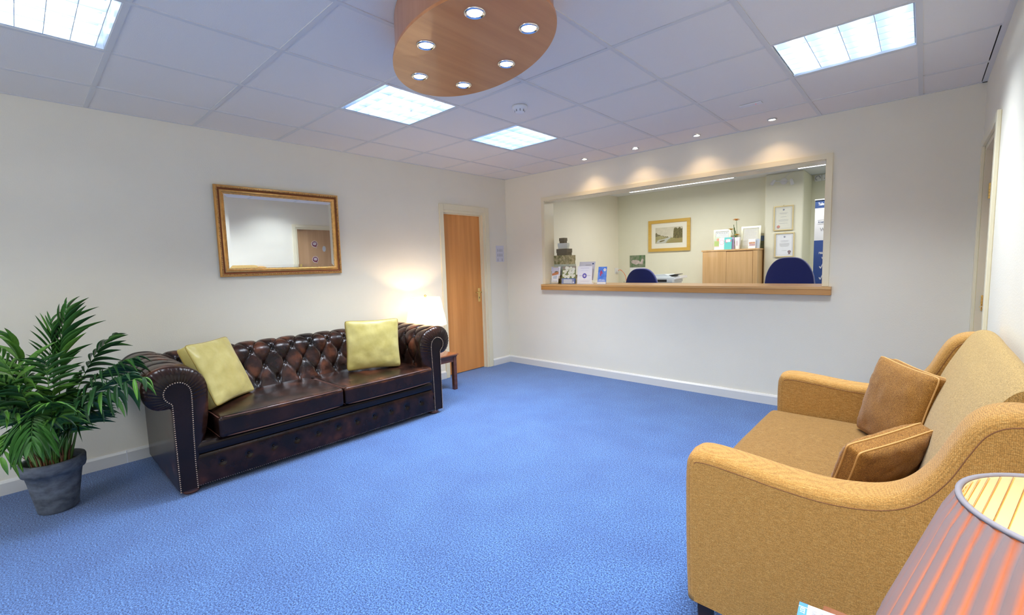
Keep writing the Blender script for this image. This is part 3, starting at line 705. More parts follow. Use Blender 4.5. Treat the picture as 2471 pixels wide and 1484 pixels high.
# ------------------------------------------------------------------ scatter cushions
def pillow(name, label, cat, BL, BR, TL, TR, thick, bulge, mt_, pmt, group=None, seed=0, sag=0.0, push=0.0):
    BL, BR, TL, TR = map(Vector, (BL, BR, TL, TR)); c0 = (BL+BR+TL+TR)/4
    ex = ((BR-BL)+(TR-TL)).normalized(); ez = ((TL-BL)+(TR-BR)); ez = (ez-ex*ez.dot(ex)).normalized(); en = ex.cross(ez)   # en points to the front face
    wd, ht = ((BR-BL).length+(TR-TL).length)/2, ((TL-BL).length+(TR-BR).length)/2
    base = (BL+BR)/2-en*thick/2; t = thing(name, label, cat, base, group)
    ctr = c0-en*thick/2
    n = 26
    def outline(u, v):
        fx = 1-.055*(1-v*v)*abs(u)**3; fy = 1-.055*(1-u*u)*abs(v)**3
        rc = 1-.045*(u*u*v*v)**5; return u*wd/2*fx*rc, v*ht/2*fy*rc-sag*(1-u*u)*max(0, v)
    def P(u, v, side, hgt=1.0):
        x, y = outline(u, v); bu = bulge*((max(0, 1-u**2))*(max(0, 1-v**2)))**.42
        q = Vector((u*2.3+seed, v*2.3, side)); wr = .007*noise.noise(q*1.7)+.004*noise.noise(q*4)
        ed = math.exp(-(1-abs(u))*7)+math.exp(-(1-abs(v))*7)
        wr += .0035*ed*math.sin((v if abs(u) > abs(v) else u)*26+seed)*min(1, (1-abs(u))*12)*min(1, (1-abs(v))*12)
        d_ = side*(thick/2+bu+wr*min(1, 6*(1-max(abs(u), abs(v)))))
        return ctr+ex*x+ez*y+en*d_
    cs = [math.sin(PI/2*(-1+2*k/n)) for k in range(n+1)]
    b = BM()
    Vf, _ = grid(b, [[P(u, v, 1) for v in cs] for u in cs]); Vb, _ = grid(b, [[P(u, v, -1) for v in cs] for u in cs], flip=True)
    def loop(V): return [V[i][0] for i in range(n)]+[V[n][j] for j in range(n)]+[V[i][n] for i in range(n, 0, -1)]+[V[0][j] for j in range(n, 0, -1)]
    lf, lb = loop(Vf), loop(Vb); m_ = len(lf)
    for k in range(m_): b.faces.new([lf[k], lf[(k+1) % m_], lb[(k+1) % m_], lb[k]])
    pf = [v.co.copy() for v in lf]; pb = [v.co.copy() for v in lb]
    bmesh.ops.recalc_face_normals(b, faces=b.faces)
    o = obj('cover', b, mt_, t, 'auto')
    for pp in (pf, pb): b = BM(); tube(b, pp, .0034, 6, closed=True); obj('piping', b, pmt, t, True)
    return t
pillow('olive_cushion', 'olive green silk cushion at the left end of the leather sofa', 'cushion', (.845, -3.672, .470), (.575, -3.372, .470), (.702, -3.802, .874), (.452, -3.482, .868), .060, .042, M['green'], M['green_p'], 'olive cushions on the leather sofa', 1)
pillow('olive_cushion', 'olive green silk cushion upright near the right end of the leather sofa', 'cushion', (.620, -2.672, .470), (.800, -2.268, .470), (.575, -2.655, .897), (.745, -2.243, .882), .035, .050, M['green'], M['green_p'], 'olive cushions on the leather sofa', 5)

# ------------------------------------------------------------------ mustard loveseat, faces -x
LY0, LY1 = -2.985, -1.505          # outer faces of near / far arms
AW = .145
ls = thing('loveseat', 'mustard woven two-seat sofa against the right wall', 'sofa', (3.98, -2.245, 0))
topc = [(3.572, .135), (3.566, .30), (3.563, .50), (3.564, .60), (3.570, .640), (3.588, .664), (3.64, .672), (3.75, .664), (3.86, .653), (3.96, .650), (4.04, .660), (4.10, .680), (4.145, .715), (4.185, .775), (4.215, .845), (4.245, .905), (4.285, .940), (4.335, .952), (4.375, .945), (4.395, .91), (4.397, .5), (4.397, .135)]
TP = [Vector((p_.x, p_.y)) for p_ in crom(topc, 110)]
TN = normals(TP, 1)
if TN[40].y < 0: TN = [-n for n in TN]
M['seam'] = mat('brown_seam', (.22, .09, .03), .8)
def larm(y0):
    y1 = y0+AW; ym = (y0+y1)/2; hw = AW/2; r = .030
    sec = [(-hw+r-r*math.cos(PI/2*k/6), r-r*math.sin(PI/2*k/6)) for k in range(7)]+[(0, -.004)]+[(hw-r+r*math.cos(PI/2*k/6), r-r*math.sin(PI/2*k/6)) for k in range(6, -1, -1)]
    b = BM(); rows = []
    for P, N_ in zip(TP, TN): rows.append([(P.x-N_.x*d_, ym+yy, P.y-N_.y*d_) for yy, d_ in sec])
    V, F = grid(b, rows)
    for f in F: f.smooth = True
    for j in (0, -1):
        loop = [V[i][j] for i in range(len(V))]
        for tri in tessellate_polygon([[Vector((v.co.x, v.co.z, 0)) for v in loop]]):
            try: b.faces.new([loop[q] for q in tri])
            except ValueError: pass
    # the underside
    for j in range(len(sec)-1): b.faces.new([V[0][j], V[0][j+1], V[-1][j+1], V[-1][j]])
    bmesh.ops.recalc_face_normals(b, faces=b.faces)
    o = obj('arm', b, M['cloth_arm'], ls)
    for yy in (y0, y1):
        b = BM(); tube(b, [(P.x-N_.x*r, yy, P.y-N_.y*r) for P, N_ in list(zip(TP, TN))[2:-2] if P.y > .60 and (P.x > 3.575 or P.y > .64)], .0014, 5); obj('seam', b, M['seam'], o, True)
larm(LY0); larm(LY1-AW)
yi0, yi1 = LY0+AW, LY1-AW
obj('front_rail', bx(3.60, 3.66, yi0-.01, yi1+.01, .135, .32, bev=.012), M['cloth_arm'], ls, 'auto')
obj('seat_base', bx(3.62, 4.34, yi0-.01, yi1+.01, .14, .32), M['cloth_arm'], ls)
obj('back_frame', bx(4.315, 4.395, yi0-.01, yi1+.01, .14, .945, bev=.02, seg=3), M['cloth_arm'], ls, 'auto')
def fseat(p_):
    q = Vector(p_); s = (.68, yi1-yi0, .15); u, v = 2*q.x/s[0], 2*q.y/s[1]; up_ = max(0, q.z/(s[2]/2))
    q.z += up_*.018*(1-u*u)*(1-v**4)+.004*noise.noise(Vector((p_.x*5, p_.y*5, 1))); q.x -= .010*(1-v*v)*max(0, -u); return q
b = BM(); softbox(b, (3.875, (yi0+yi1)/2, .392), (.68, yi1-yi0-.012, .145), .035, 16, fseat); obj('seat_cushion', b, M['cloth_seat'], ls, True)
cp = crom([(4.31, .44), (4.22, .445), (4.165, .475), (4.160, .54), (4.178, .62), (4.205, .72), (4.235, .81), (4.272, .89), (4.312, .955), (4.345, .985), (4.372, .985), (4.384, .965), (4.375, .93), (4.345, .90), (4.33, .80)], 48)
b = BM(); rows = []; cc = Vector((4.29, .70)); ny = 40
for k in range(ny+1):
    v = -1+2*k/ny; sc_ = (1-abs(v)**9*.22); y = (yi0+yi1)/2+v*((yi1-yi0)/2-.004)
    rows.append([(cc.x+(p_.x-cc.x)*sc_+.004*noise.noise(Vector((y*4, p_.y*5, 2)))-.010*(1-v*v)*(p_.x < 4.3), y, cc.y+(p_.y-cc.y)*(1-abs(v)**9*.05)) for p_ in cp])
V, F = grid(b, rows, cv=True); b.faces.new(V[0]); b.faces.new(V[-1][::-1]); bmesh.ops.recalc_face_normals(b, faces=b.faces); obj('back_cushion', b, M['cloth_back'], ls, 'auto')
for lx in (3.625, 4.33):
    for ly in (LY0+.055, LY1-.055):
        b = BM(); lathe(b, [(.024, 0), (.034, .136)], (lx, ly, 0), 4)
        bmesh.ops.rotate(b, verts=b.verts, cent=(lx, ly, 0), matrix=Matrix.Rotation(PI/4, 3, 'Z')); obj('leg', b, M['darkleg'], ls)
pillow('amber_cushion', 'amber chenille cushion standing in the far corner of the mustard sofa', 'cushion', (3.930, -1.800, .478), (4.150, -2.115, .478), (4.018, -1.738, .850), (4.200, -2.078, .822), .055, .048, M['cloth_pil'], M['pipe_b'], 'amber cushions on the mustard sofa', 9)
def slump():
    TL, TR = Vector((4.017, -2.700, .685)), Vector((4.200, -2.395, .715)); dn = Vector((-.060, .050, -.212))
    return pillow('amber_cushion', 'amber chenille cushion slumped inside the near arm of the mustard sofa', 'cushion', TL+dn, TR+dn, TL, TR, .040, .046, M['cloth_pil'], M['pipe_b'], 'amber cushions on the mustard sofa', 3)
slump()

# ------------------------------------------------------------------ side tables and lamps
def side_table(label, x0, x1, y0, y1, h, topm):
    t = thing('side_table', label, 'table', ((x0+x1)/2, (y0+y1)/2, 0))
    b = BM(); box(b, x0, x1, y0, y1, h-.016, h, bev=.004); obj('table_top', b, topm, t, 'auto')
    b = BM(); box(b, x0+.010, x1-.010, y0+.010, y1-.010, h-.032, h-.016, bev=.006, seg=3); obj('moulding', b, M['mahog'], t, 'auto')
    for a in ((x0+.03, x1-.03, y0+.022, y0+.040), (x0+.03, x1-.03, y1-.040, y1-.022), (x0+.022, x0+.040, y0+.04, y1-.04), (x1-.040, x1-.022, y0+.04, y1-.04)):
        obj('apron', bx(*a, h-.085, h-.032), M['mahog'], t)
    for lx in (x0+.016, x1-.058):
        for ly in (y0+.016, y1-.058):
            obj('leg', bx(lx, lx+.042, ly, ly+.042, 0, h-.032, bev=.002, seg=1), M['mahog'], t)
    return t
side_table('dark mahogany side table between the leather sofa and the door', .05, .492, -1.80, -1.345, .392, M['redwood'])
side_table('red-brown wooden side table beside the mustard sofa, under the pleated lamp', 4.012, 4.395, -4.12, -3.335, .552, M['redwood'])

def pleat_shade(c, r0, z0, r1, z1, n, amp, outer, lining, t, trim, name='lamp_shade'):
    seg = n*4; b = BM(); rows = []
    for k in range(9):
        f = k/8; r = r0+(r1-r0)*f; z = z0+(z1-z0)*f; amp_ = amp*(.30 if k in (0, 8) else 1)
        rows.append([(c[0]+(r+amp_*(0, .7, 1, .35)[q % 4])*math.cos(2*PI*q/seg), c[1]+(r+amp_*(0, .7, 1, .35)[q % 4])*math.sin(2*PI*q/seg), z) for q in range(seg)])
    grid(b, rows, cv=True); bmesh.ops.recalc_face_normals(b, faces=b.faces); sh = obj(name, b, outer, t, 'auto'); la = sh.data.attributes.new('layers', 'FLOAT', 'POINT')
    for k in range(len(la.data)): la.data[k].value = (0, .35, 1, .9)[(k % seg) % 4]
    if lining:
        b = BM(); lathe(b, [(r0-.003, z0), (r1-.003, z1)], (c[0], c[1], 0), seg, False, False); obj('shade_lining', b, lining, sh, True)
        for q in range(n//1):
            a = 2*PI*q/n; b = BM(); tube(b, [(c[0]+(r-.0042)*math.cos(a), c[1]+(r-.0042)*math.sin(a), z) for r, z in ((r0, z0), (r1, z1))], .0005, 4); obj('lining_rib', b, M['pipe_b'], sh)
    for r, z in ((r0, z0), (r1, z1)):
        b = BM(); tube(b, [(c[0]+r*math.cos(2*PI*q/64), c[1]+r*math.sin(2*PI*q/64), z) for q in range(64)], .0027, 6, closed=True); obj('shade_trim', b, trim, sh, True)
    return sh
# far lamp
c = (.27, -1.58); t = thing('table_lamp', 'lit cream pleated table lamp on the mahogany side table by the door', 'lamp', (*c, .392))
b = BM(); lathe(b, [(.075, .392), (.078, .405), (.05, .415), (.04, .43), (.075, .47), (.105, .53), (.11, .58), (.09, .635), (.045, .67), (.022, .69), (.018, .72)], (*c, 0), 32); obj('lamp_base', b, M['ceramic'], t, True)
b = BM(); tube(b, [(*c, .72), (*c, .78)], .012, 10); lathe(b, [(.006, 1.0), (.012, 1.012), (.013, 1.025), (.008, 1.032), (.0001, 1.034)], (*c, 0), 14); tube(b, [(c[0]+.0001, c[1]-.055, .80), (c[0], c[1]-.06, .9), (c[0], c[1]-.03, .98), (*c, 1.003), (c[0], c[1]+.03, .98), (c[0], c[1]+.06, .9), (c[0], c[1]+.055, .80)], .002, 6); obj('harp', b, M['brass'], t, True)
b = BM(); lathe(b, [(.0001, .775), (.014, .78), (.028, .82), (.029, .85), (.018, .875), (.0001, .885)], (*c, 0), 18); obj('bulb', b, M['hot_warm'], t, True)
pleat_shade(c, .212, .712, .152, 1.002, 90, .003, M['shade_w'], None, t, M['shade_w'])
point('bulb_glow', (*c, .905), P_LAMP_FAR, (1, .68, .40), .025, t)
# near lamp
c = (4.262, -3.906); t = thing('pleated_lamp', 'taupe pleated lampshade glowing orange, in the bottom right corner', 'lamp', (*c, .552))
b = BM(); lathe(b, [(.07, .552), (.072, .565), (.045, .575), (.03, .60), (.055, .66), (.075, .73), (.07, .79), (.035, .85), (.016, .87), (.014, .90)], (*c, 0), 32); obj('lamp_base', b, M['ceramic'], t, True)
b = BM(); lathe(b, [(.0001, .90), (.014, .905), (.024, .935), (.024, .955), (.014, .975), (.0001, .98)], (*c, 0), 18); obj('bulb', b, M['hot_warm'], t, True)
pleat_shade(c, .1425, .925, .086, 1.10, 44, .0042, M['shade_o'], M['shade_lin'], t, mat('taupe_trim', (.17, .15, .155), .7))
b = BM()
for q in range(1):
    a = 2*PI*q/3-.2; tube(b, [(c[0]+.013*math.cos(a), c[1]+.013*math.sin(a), 1.035), (c[0]+.083*math.cos(a), c[1]+.083*math.sin(a), 1.092)], .0013, 5)
tube(b, [(c[0]+.015*math.cos(2*PI*q/20), c[1]+.015*math.sin(2*PI*q/20), 1.035) for q in range(20)], .0015, 5, closed=True); obj('shade_carrier', b, M['brass'], t, True)
point('bulb_glow', (*c, 1.0), P_LAMP_NEAR, (1, .74, .42), .02, t)

# magazine
t = thing('magazine', 'white and blue magazine lying on the side table, bottom edge of frame', 'magazine', (4.07, -3.45, .552), rot=(0, 0, math.radians(4)))
OFF[t.name] = Vector((4.07, -3.45, .552))
mx0, mx1, my0_, my1_ = 3.978, 4.166, -3.608, -3.360
obj('pages', bx(mx0, mx1, my0_, my1_, .5525, .5575), M['paper'], t)
z = .5576
for a, mm in (((mx0, mx0+.016, my1_-.012, my1_, z, z+.0003), mat('sky_blue_print', (.04, .22, .72), .4)), ((mx0, mx0+.016, my1_-.05, my1_-.015, z, z+.0003), mat('mid_blue_print', (.05, .24, .70), .4)),
              ((mx0, mx0+.05, my0_, my1_-.052, z, z+.0003), mat('olive_print', (.30, .30, .10), .5, var=.4, vscale=60)), ((mx0+.068, mx1-.01, my0_+.02, my1_-.018, z, z+.0003), M['navy']), ((mx0+.070, mx1-.012, my0_+.022, my1_-.021, z+.0003, z+.0005), mat('photo_print', (.25, .18, .12), .4, col2=(.05, .07, .12), vscale=40))):
    obj('cover_print', bx(*a), mm, t)
DN = Matrix(((0, 1, 0), (-1, 0, 0), (0, 0, 1)))
for s_, px_, sz, mm in (('1000', mx0+.024, .013, M['grey_ink']), ('AMP', mx0+.038, .012, M['grey_ink']), ('VN', mx0+.052, .011, mat('red_print', (.8, .08, .08), .5))):
    textmesh(s_, sz, mm, Vector((px_, my1_-.012, z+.0004)), DN, t)
textmesh('EST', .012, M['white_p'], Vector((mx0+.004, my1_-.018, z+.0008)), DN, t)

# ------------------------------------------------------------------ potted palm
PX, PY = .51, -4.42
plant = thing('potted_palm', 'bushy green parlour palm in a grey clay pot left of the leather sofa', 'plant', (PX, PY, 0))
b = BM(); lathe(b, [(.078, 0), (.086, .006), (.094, .06), (.114, .19), (.121, .228), (.134, .232), (.139, .25), (.141, .29), (.138, .300), (.124, .300), (.120, .29), (.112, .262)], (PX, PY, 0), 48, True, False); obj('pot', b, M['pot'], plant, True)
b = BM(); lathe(b, [(.0001, .272), (.06, .270), (.114, .262)], (PX, PY, 0), 24, False, False); bmesh.ops.reverse_faces(b, faces=b.faces); obj('soil', b, M['soil'], plant, True)
b = BM()
for k in range(46):
    a = random.uniform(0, 2*PI); r = random.uniform(.01, .085); h = random.uniform(.05, .14); p0 = Vector((PX+r*math.cos(a), PY+r*math.sin(a), .262))
    dd = Vector((math.cos(a)*random.uniform(0, .5), math.sin(a)*random.uniform(0, .5), 1)).normalized()
    tube(b, [p0, p0+dd*h*.5, p0+dd*h+Vector((random.uniform(-.02, .02), random.uniform(-.02, .02), -.005))], .004, 4, rad=lambda f: .006*(1-f)+.0008)
obj('husks', b, M['husk'], plant, kind='stuff')
def leaf_mesh(bend, fold, mt_):
    b = BM(); rows = []; n = 7
    for k in range(n+1):
        f = k/n; w_ = .5*math.sin(PI*min(1, f*.96+.04))**.75*(1-.35*f) if 0 < k < n else .02 if k == n else .12
        z = -bend*f*f; rows.append([(f, -w_, z+fold*w_), (f, 0, z), (f, w_, z+fold*w_)])
    grid(b, rows); me = D.meshes.new('leaflet')
    for f in b.faces: f.smooth = True
    b.to_mesh(me); b.free(); me.materials.append(mt_); return me
LM = {(q, s): leaf_mesh((.12, .28, .5)[s], .35, M['leaf'][q]) for q in range(3) for s in range(3)}
def frond(B, Tp, arch, n, ll, lw, tone, start=.42, droop=.25, parts=True, coll=None, hang=0.0, spread=1.0):
    B, Tp = Vector(B), Vector(Tp); ctl = B+(Tp-B)*.45+Vector((0, 0, arch))+Vector(((Tp-B).x, (Tp-B).y, 0))*-.18
    bz = lambda f: B*(1-f)**2+ctl*2*f*(1-f)+Tp*f*f
    path = [bz(k/16) for k in range(17)]; sb = BM(); tube(sb, path, .003, 5, rad=lambda f: .0036*(1-f)+.0009)
    mats_ = []
    for k in range(n):
        f = start+(1-start)*((k+.5)/n); p_ = bz(f); tg = (bz(min(1, f+.02))-bz(f-.02)).normalized()
        sd = tg.cross(Vector((0, 0, 1)));
        if sd.length < .15: sd = tg.cross(Vector((1, 0, 0)))
        sd.normalize(); q = (f-start)/(1-start)
        for sg in (-1, 1):
            an = math.radians((62-34*q+random.uniform(-7, 7))*spread); d_ = tg*math.cos(an)+sd*sg*math.sin(an)+Vector((0, 0, -hang-droop*random.uniform(.2, 1)))
            d_.normalize(); L_ = ll*(.62+.75*math.sin(PI*min(1, q*.85+.12)))*random.uniform(.88, 1.08)*(.75 if q > .85 else 1)
            upv = sd.cross(tg)*(1); upv = (Vector((0, 0, 1))*.6+upv*.4*(1 if upv.z > 0 else -1)); yv = upv.cross(d_)
            if yv.length < .05: yv = sd.copy()
            yv.normalize(); zv = d_.cross(yv)
            if zv.z < 0 and abs(zv.z) > .3: yv, zv = -yv, -zv
            mt_ = Matrix((d_*L_, yv*lw*random.uniform(.85, 1.15), zv*L_)).transposed().to_4x4(); mt_.translation = p_
            mats_.append((mt_, tone if random.random() < .75 else random.choice((0, 1, 2)), random.randrange(3)))
    tg = (Tp-ctl).normalized()
    if parts:
        st = obj('frond', sb, M['stem'], plant, True)
        for mt_, q, s in mats_:
            o = D.objects.new('leaflet', LM[(min(2, q), s)]); COL.objects.link(o); o.parent = st
            m2 = mt_.copy(); m2.translation = mt_.translation-OFF[st.name]; o.matrix_local = m2
    else:
        me = D.meshes.new('tmp'); sb.to_mesh(me); sb.free(); coll['stem'].append((me, Matrix()))
        for mt_, q, s in mats_: coll[min(2, q)].append((LM[(min(2, q), s)], mt_))
P0 = lambda a, r=.03: (PX+r*math.cos(a), PY+r*math.sin(a), .268)
frond(P0(1.0), (.42, -4.276, 1.150), .10, 13, .150, .013, 1, .50, .05, spread=.62)
frond(P0(2.0), (.40, -4.350, 1.075), .08, 11, .140, .013, 1, .5, .05, spread=.6)
frond(P0(3.6), (.50, -4.520, 1.010), .10, 10, .150, .016, 2, .45, .15, spread=.8)
frond(P0(4.0), (.60, -4.570, .945), .12, 10, .150, .017, 2, .45, .2)
frond(P0(.8), (.42, -4.085, .960), .16, 11, .125, .012, 0, .5, .35)
frond(P0(.5), (.87, -4.040, .865), .26, 11, .120, .013, 0, .5, .6)
frond(P0(.1, .05), (1.06, -4.035, .775), .22, 8, .125, .026, 0, .5, .9, hang=.6)
frond(P0(0., .04), (1.00, -4.10, .80), .16, 8, .120, .018, 0, .55, .3)
frond(P0(-.6, .05), (.90, -4.49, .500), .42, 9, .150, .026, 1, .62, .5, hang=.3)
frond(P0(-1.2, .05), (.84, -4.60, .440), .34, 8, .135, .022, 2, .6, .5, hang=.3)
frond(P0(4.6), (.62, -4.66, .80), .14, 10, .150, .018, 0, .45, .3)
frond(P0(4.9), (.72, -4.66, .66), .20, 9, .150, .022, 2, .45, .4)
frond(P0(.4), (.74, -4.25, .660), .22, 8, .140, .024, 0, .5, .5)
coll = {'stem': [], 0: [], 1: [], 2: []}
for k in range(19):
    a = random.uniform(0, 2*PI); r = random.uniform(.04, .30); z = random.uniform(.55, .98)-.5*r*.6
    tx, ty = PX+.02+r*math.cos(a), PY+r*math.sin(a)*.85; tx = max(.14, tx)
    frond(P0(a, random.uniform(.01, .06)), (tx, ty, z), random.uniform(.06, .2), 10, .115, .014, random.choice((0, 0, 0, 1, 1, 2)), .45, .4, False, coll)
for key, lst in coll.items():
    b = BM()
    for me, mm in lst:
        n0 = len(b.verts); b.from_mesh(me); b.verts.ensure_lookup_table(); vs = b.verts[n0:]; bmesh.ops.transform(b, matrix=mm, verts=vs)
    obj('foliage' if key != 'stem' else 'stems', b, M['stem'] if key == 'stem' else M['leaf'][key], plant, True, kind='stuff')
b = BM()
for k in range(26):
    a = 2*PI*k/26+random.uniform(-.1, .1); r = random.uniform(.02, .07); p0 = Vector((PX+r*math.cos(a), PY+r*math.sin(a), .262)); tube(b, [p0, p0+Vector((.04*math.cos(a), .04*math.sin(a), .16)), p0+Vector((.09*math.cos(a), .09*math.sin(a), .34))], .004, 5, rad=lambda f: .0065*(1-f)+.002)
obj('canes', b, M['stem'], plant, True, kind='stuff')

# ------------------------------------------------------------------ hatch counter display
Z0 = 1.0645
def carton(x, y, w_, dp, z0, z1, lid, body, label, rot=0, print_=None):
    t = thing('gift_box', label, 'box', (x, y, z0), 'stacked lidded gift boxes', rot=(0, 0, math.radians(rot)))
    OFF[t.name] = Vector((x, y, z0)); lh = (z1-z0)*.60
    obj('body', bx(x-w_/2+.004, x+w_/2-.004, y-dp/2+.004, y+dp/2-.004, z0, z1-.012), body, t); obj('lid', bx(x-w_/2, x+w_/2, y-dp/2, y+dp/2, z1-lh, z1-.0005), lid, t)
    return t
olive_d = mat('dark_olive_card', (.16, .14, .09), .8); pale_g = mat('pale_mint_card', (.50, .56, .47), .7); pale_w = mat('pale_grey_card', (.60, .64, .58), .7)
leafy = mat('leaf_pattern_card', (.17, .17, .055), .7, col2=(.50, .44, .26), vscale=26, detail=1)
carton(.765, .245, .300, .16, Z0, 1.170, leafy, leafy, 'leaf-patterned gift box at the bottom of the stack', 0)
carton(.745, .245, .285, .15, 1.170, 1.306, pale_g, pale_g, 'widest pale mint gift box low in the stack on the counter', 0)
carton(.752, .245, .265, .15, 1.306, 1.4175, leafy, leafy, 'leaf-patterned gift box in the middle of the stack', 0)
carton(.765, .245, .160, .12, 1.4175, 1.500, olive_d, olive_d, 'dark olive gift box in the upper half of the stack', 0)
carton(.755, .245, .125, .10, 1.500, 1.571, pale_w, pale_w, 'pale grey-green gift box, second from the top of the stack', 20)
carton(.752, .245, .078, .07, 1.571, 1.637, olive_d, olive_d, 'smallest dark gift box on top of the stack', 0)
def holder(name, x, y, w_, h_, label, tilt=12):
    t = thing('leaflet_holder', label, 'leaflet holder', (x, y, Z0)); b = BM()
    for a in ((x-w_/2, x+w_/2, y+.030, y+.032, 0, h_*.8), (x-w_/2, x+w_/2, y-.004, y-.002, 0, h_*.30), (x-w_/2, x+w_/2, y-.004, y+.032, 0, .002)): box(b, a[0], a[1], a[2], a[3], Z0+a[4], Z0+a[5])
    bmesh.ops.remove_doubles(b, verts=b.verts, dist=.0001); obj('stand', b, M['acryl'], t); return t
def leaflet(x, y, w_, h_, z0, label, base, prints, tilt=10, rot=0, group=None, name='leaflet'):
    """upright leaflet leaning back; prints = (u0,u1,v0,v1,material) in fractions of the cover"""
    t = thing(name, label, 'leaflet', (x, y, z0), group, rot=(math.radians(-tilt), 0, math.radians(rot))); OFF[t.name] = Vector((0, 0, 0))
    obj('cover', bx(-w_/2, w_/2, 0, .003, 0, h_), base, t)
    lay = 0
    for q in prints:
        lay += 1; d_ = -.0002*lay
        if q[0] == 'poly': b = BM(); prism(b, [(-w_/2+w_*u, h_*v) for u, v in q[1]], 'xz', d_-.0002, d_+.00005); obj('print', b, q[2], t)
        elif q[0] == 'disc':
            b = BM(); prism(b, [(-w_/2+w_*q[1]+q[3]*math.cos(2*PI*k/20), h_*q[2]+q[3]*math.sin(2*PI*k/20)) for k in range(20)], 'xz', d_-.0002, d_+.00005); obj('print', b, q[4], t)
        elif q[0] == 'text': textmesh(q[1], q[4], q[5], Vector((-w_/2+w_*q[2], d_-.0006, h_*q[3])), FRONT, t)
        else: obj('print', bx(-w_/2+w_*q[0], -w_/2+w_*q[1], d_-.0002, d_+.00005, h_*q[2], h_*q[3]), q[4], t)
    return t
lilac = mat('lilac_print', (.60, .58, .70), .5); terr = mat('terracotta_print', (.55, .22, .10), .5); olv = mat('dark_olive_print', (.16, .13, .05), .5); sand = mat('sand_print', (.60, .54, .40), .5); plb = mat('pale_blue_print', (.52, .58, .68), .5)
holder('h', .70, .075, .11, .20, 'clear leaflet stand at the left end of the counter')
leaflet(.712, .098, .165, .150, Z0+.065, 'wider sandy leaflet standing behind the basket leaflet', sand, [(0, .3, .6, 1, lilac), (.8, 1, .2, 1, M['paper'])], 8, 0)
leaflet(.725, .082, .105, .200, Z0+.003, 'narrow leaflet with a terracotta basket picture, leftmost on the counter', M['paper'],
        [(0, 1, .55, 1, lilac), ('poly', [(.02, .62), (.5, .70), (.98, .74), (.98, .60), (.5, .53), (.05, .50)], terr), ('poly', [(.3, .70), (.55, .78), (.85, .78), (.9, .74), (.5, .70)], olv), ('poly', [(.2, .45), (.8, .52), (.75, .30), (.25, .30)], plb), (.12, .85, .13, .16, M['grey_ink']), (0, 1, 0, .09, sand)], 8)
holder('h', .935, .075, .19, .20, 'clear leaflet stand second from the left on the counter')
wf = mat('cream_flower_print', (.72, .76, .52), .5, col2=(.85, .86, .80), vscale=40); gn = mat('green_foliage_print', (.16, .22, .08), .5, col2=(.30, .34, .12), vscale=40)
pr = [(0, 1, .28, 1, gn), (.0, 1, .82, 1, mat('taupe_print', (.32, .28, .22), .5))]
random.seed(4)
for k in range(30): pr.append(('disc', random.uniform(.10, .90), random.uniform(.36, .92), random.uniform(.013, .024), wf))
pr += [(.0, 1, 0, .30, M['blue_p']), (.15, .78, .02, .26, plb), (.82, .94, .06, .10, M['white_p'])]
leaflet(.937, .080, .200, .213, Z0+.003, 'brochure with white flowers over a blue band on the counter', M['navy'], pr, 6)
holder('h', 1.16, .075, .20, .22, 'clear leaflet stand with white leaflets on the counter')
ind = mat('indigo_emblem', (.12, .10, .48), .5)
leaflet(1.160, .112, .220, .225, Z0+.045, 'taller grey-white sheet behind the emblem leaflet', mat('grey_white_card', (.62, .63, .70), .5), [(.4, .75, .80, .83, M['grey_ink']), (.82, .92, .85, .92, M['navy'])], 14)
leaflet(1.165, .080, .205, .210, Z0+.003, 'white leaflet with a round indigo emblem on the counter', M['paper'],
        [(.2, .8, .88, .905, lilac), (.25, .75, .74, .75, lilac), (.12, .90, .455, .47, M['grey_ink']), ('disc', .50, .455, .034, M['paper']), ('disc', .50, .455, .030, ind), ('disc', .50, .455, .014, lilac), (.47, .53, .25, .29, lilac), (.2, .8, .16, .17, lilac), (.2, .8, .12, .13, lilac)], 6)
holder('h', 1.39, .075, .13, .17, 'clear leaflet stand on the counter, right of the others')
bl = mat('bright_blue_print', (.03, .14, .66), .45, col2=(.16, .34, .82), vscale=18)
leaflet(1.398, .082, .112, .200, Z0+.003, 'bright blue leaflet with a white disc, rightmost on the counter', bl,
        [('disc', .78, .82, .017, M['white_p']), ('disc', .78, .82, .006, mat('rose_print', (.45, .2, .25), .5)), ('poly', [(.22, .50), (.25, .72), (.38, .80), (.50, .70), (.60, .60), (.42, .58), (.38, .44)], mat('crimson_print', (.40, .06, .18), .5)), ('text', 'HIP Care', .16, .20, .020, M['white_p']), (0, 1, 0, .11, M['paper'])], 10)
tag(obj('rubber_stopper', bx(1.265, 1.30, .06, .09, Z0, Z0+.012, bev=.002), M['white'], None, origin=(1.28, .075, Z0)), 'tiny white clip lying on the counter beside the emblem leaflet', 'clip')

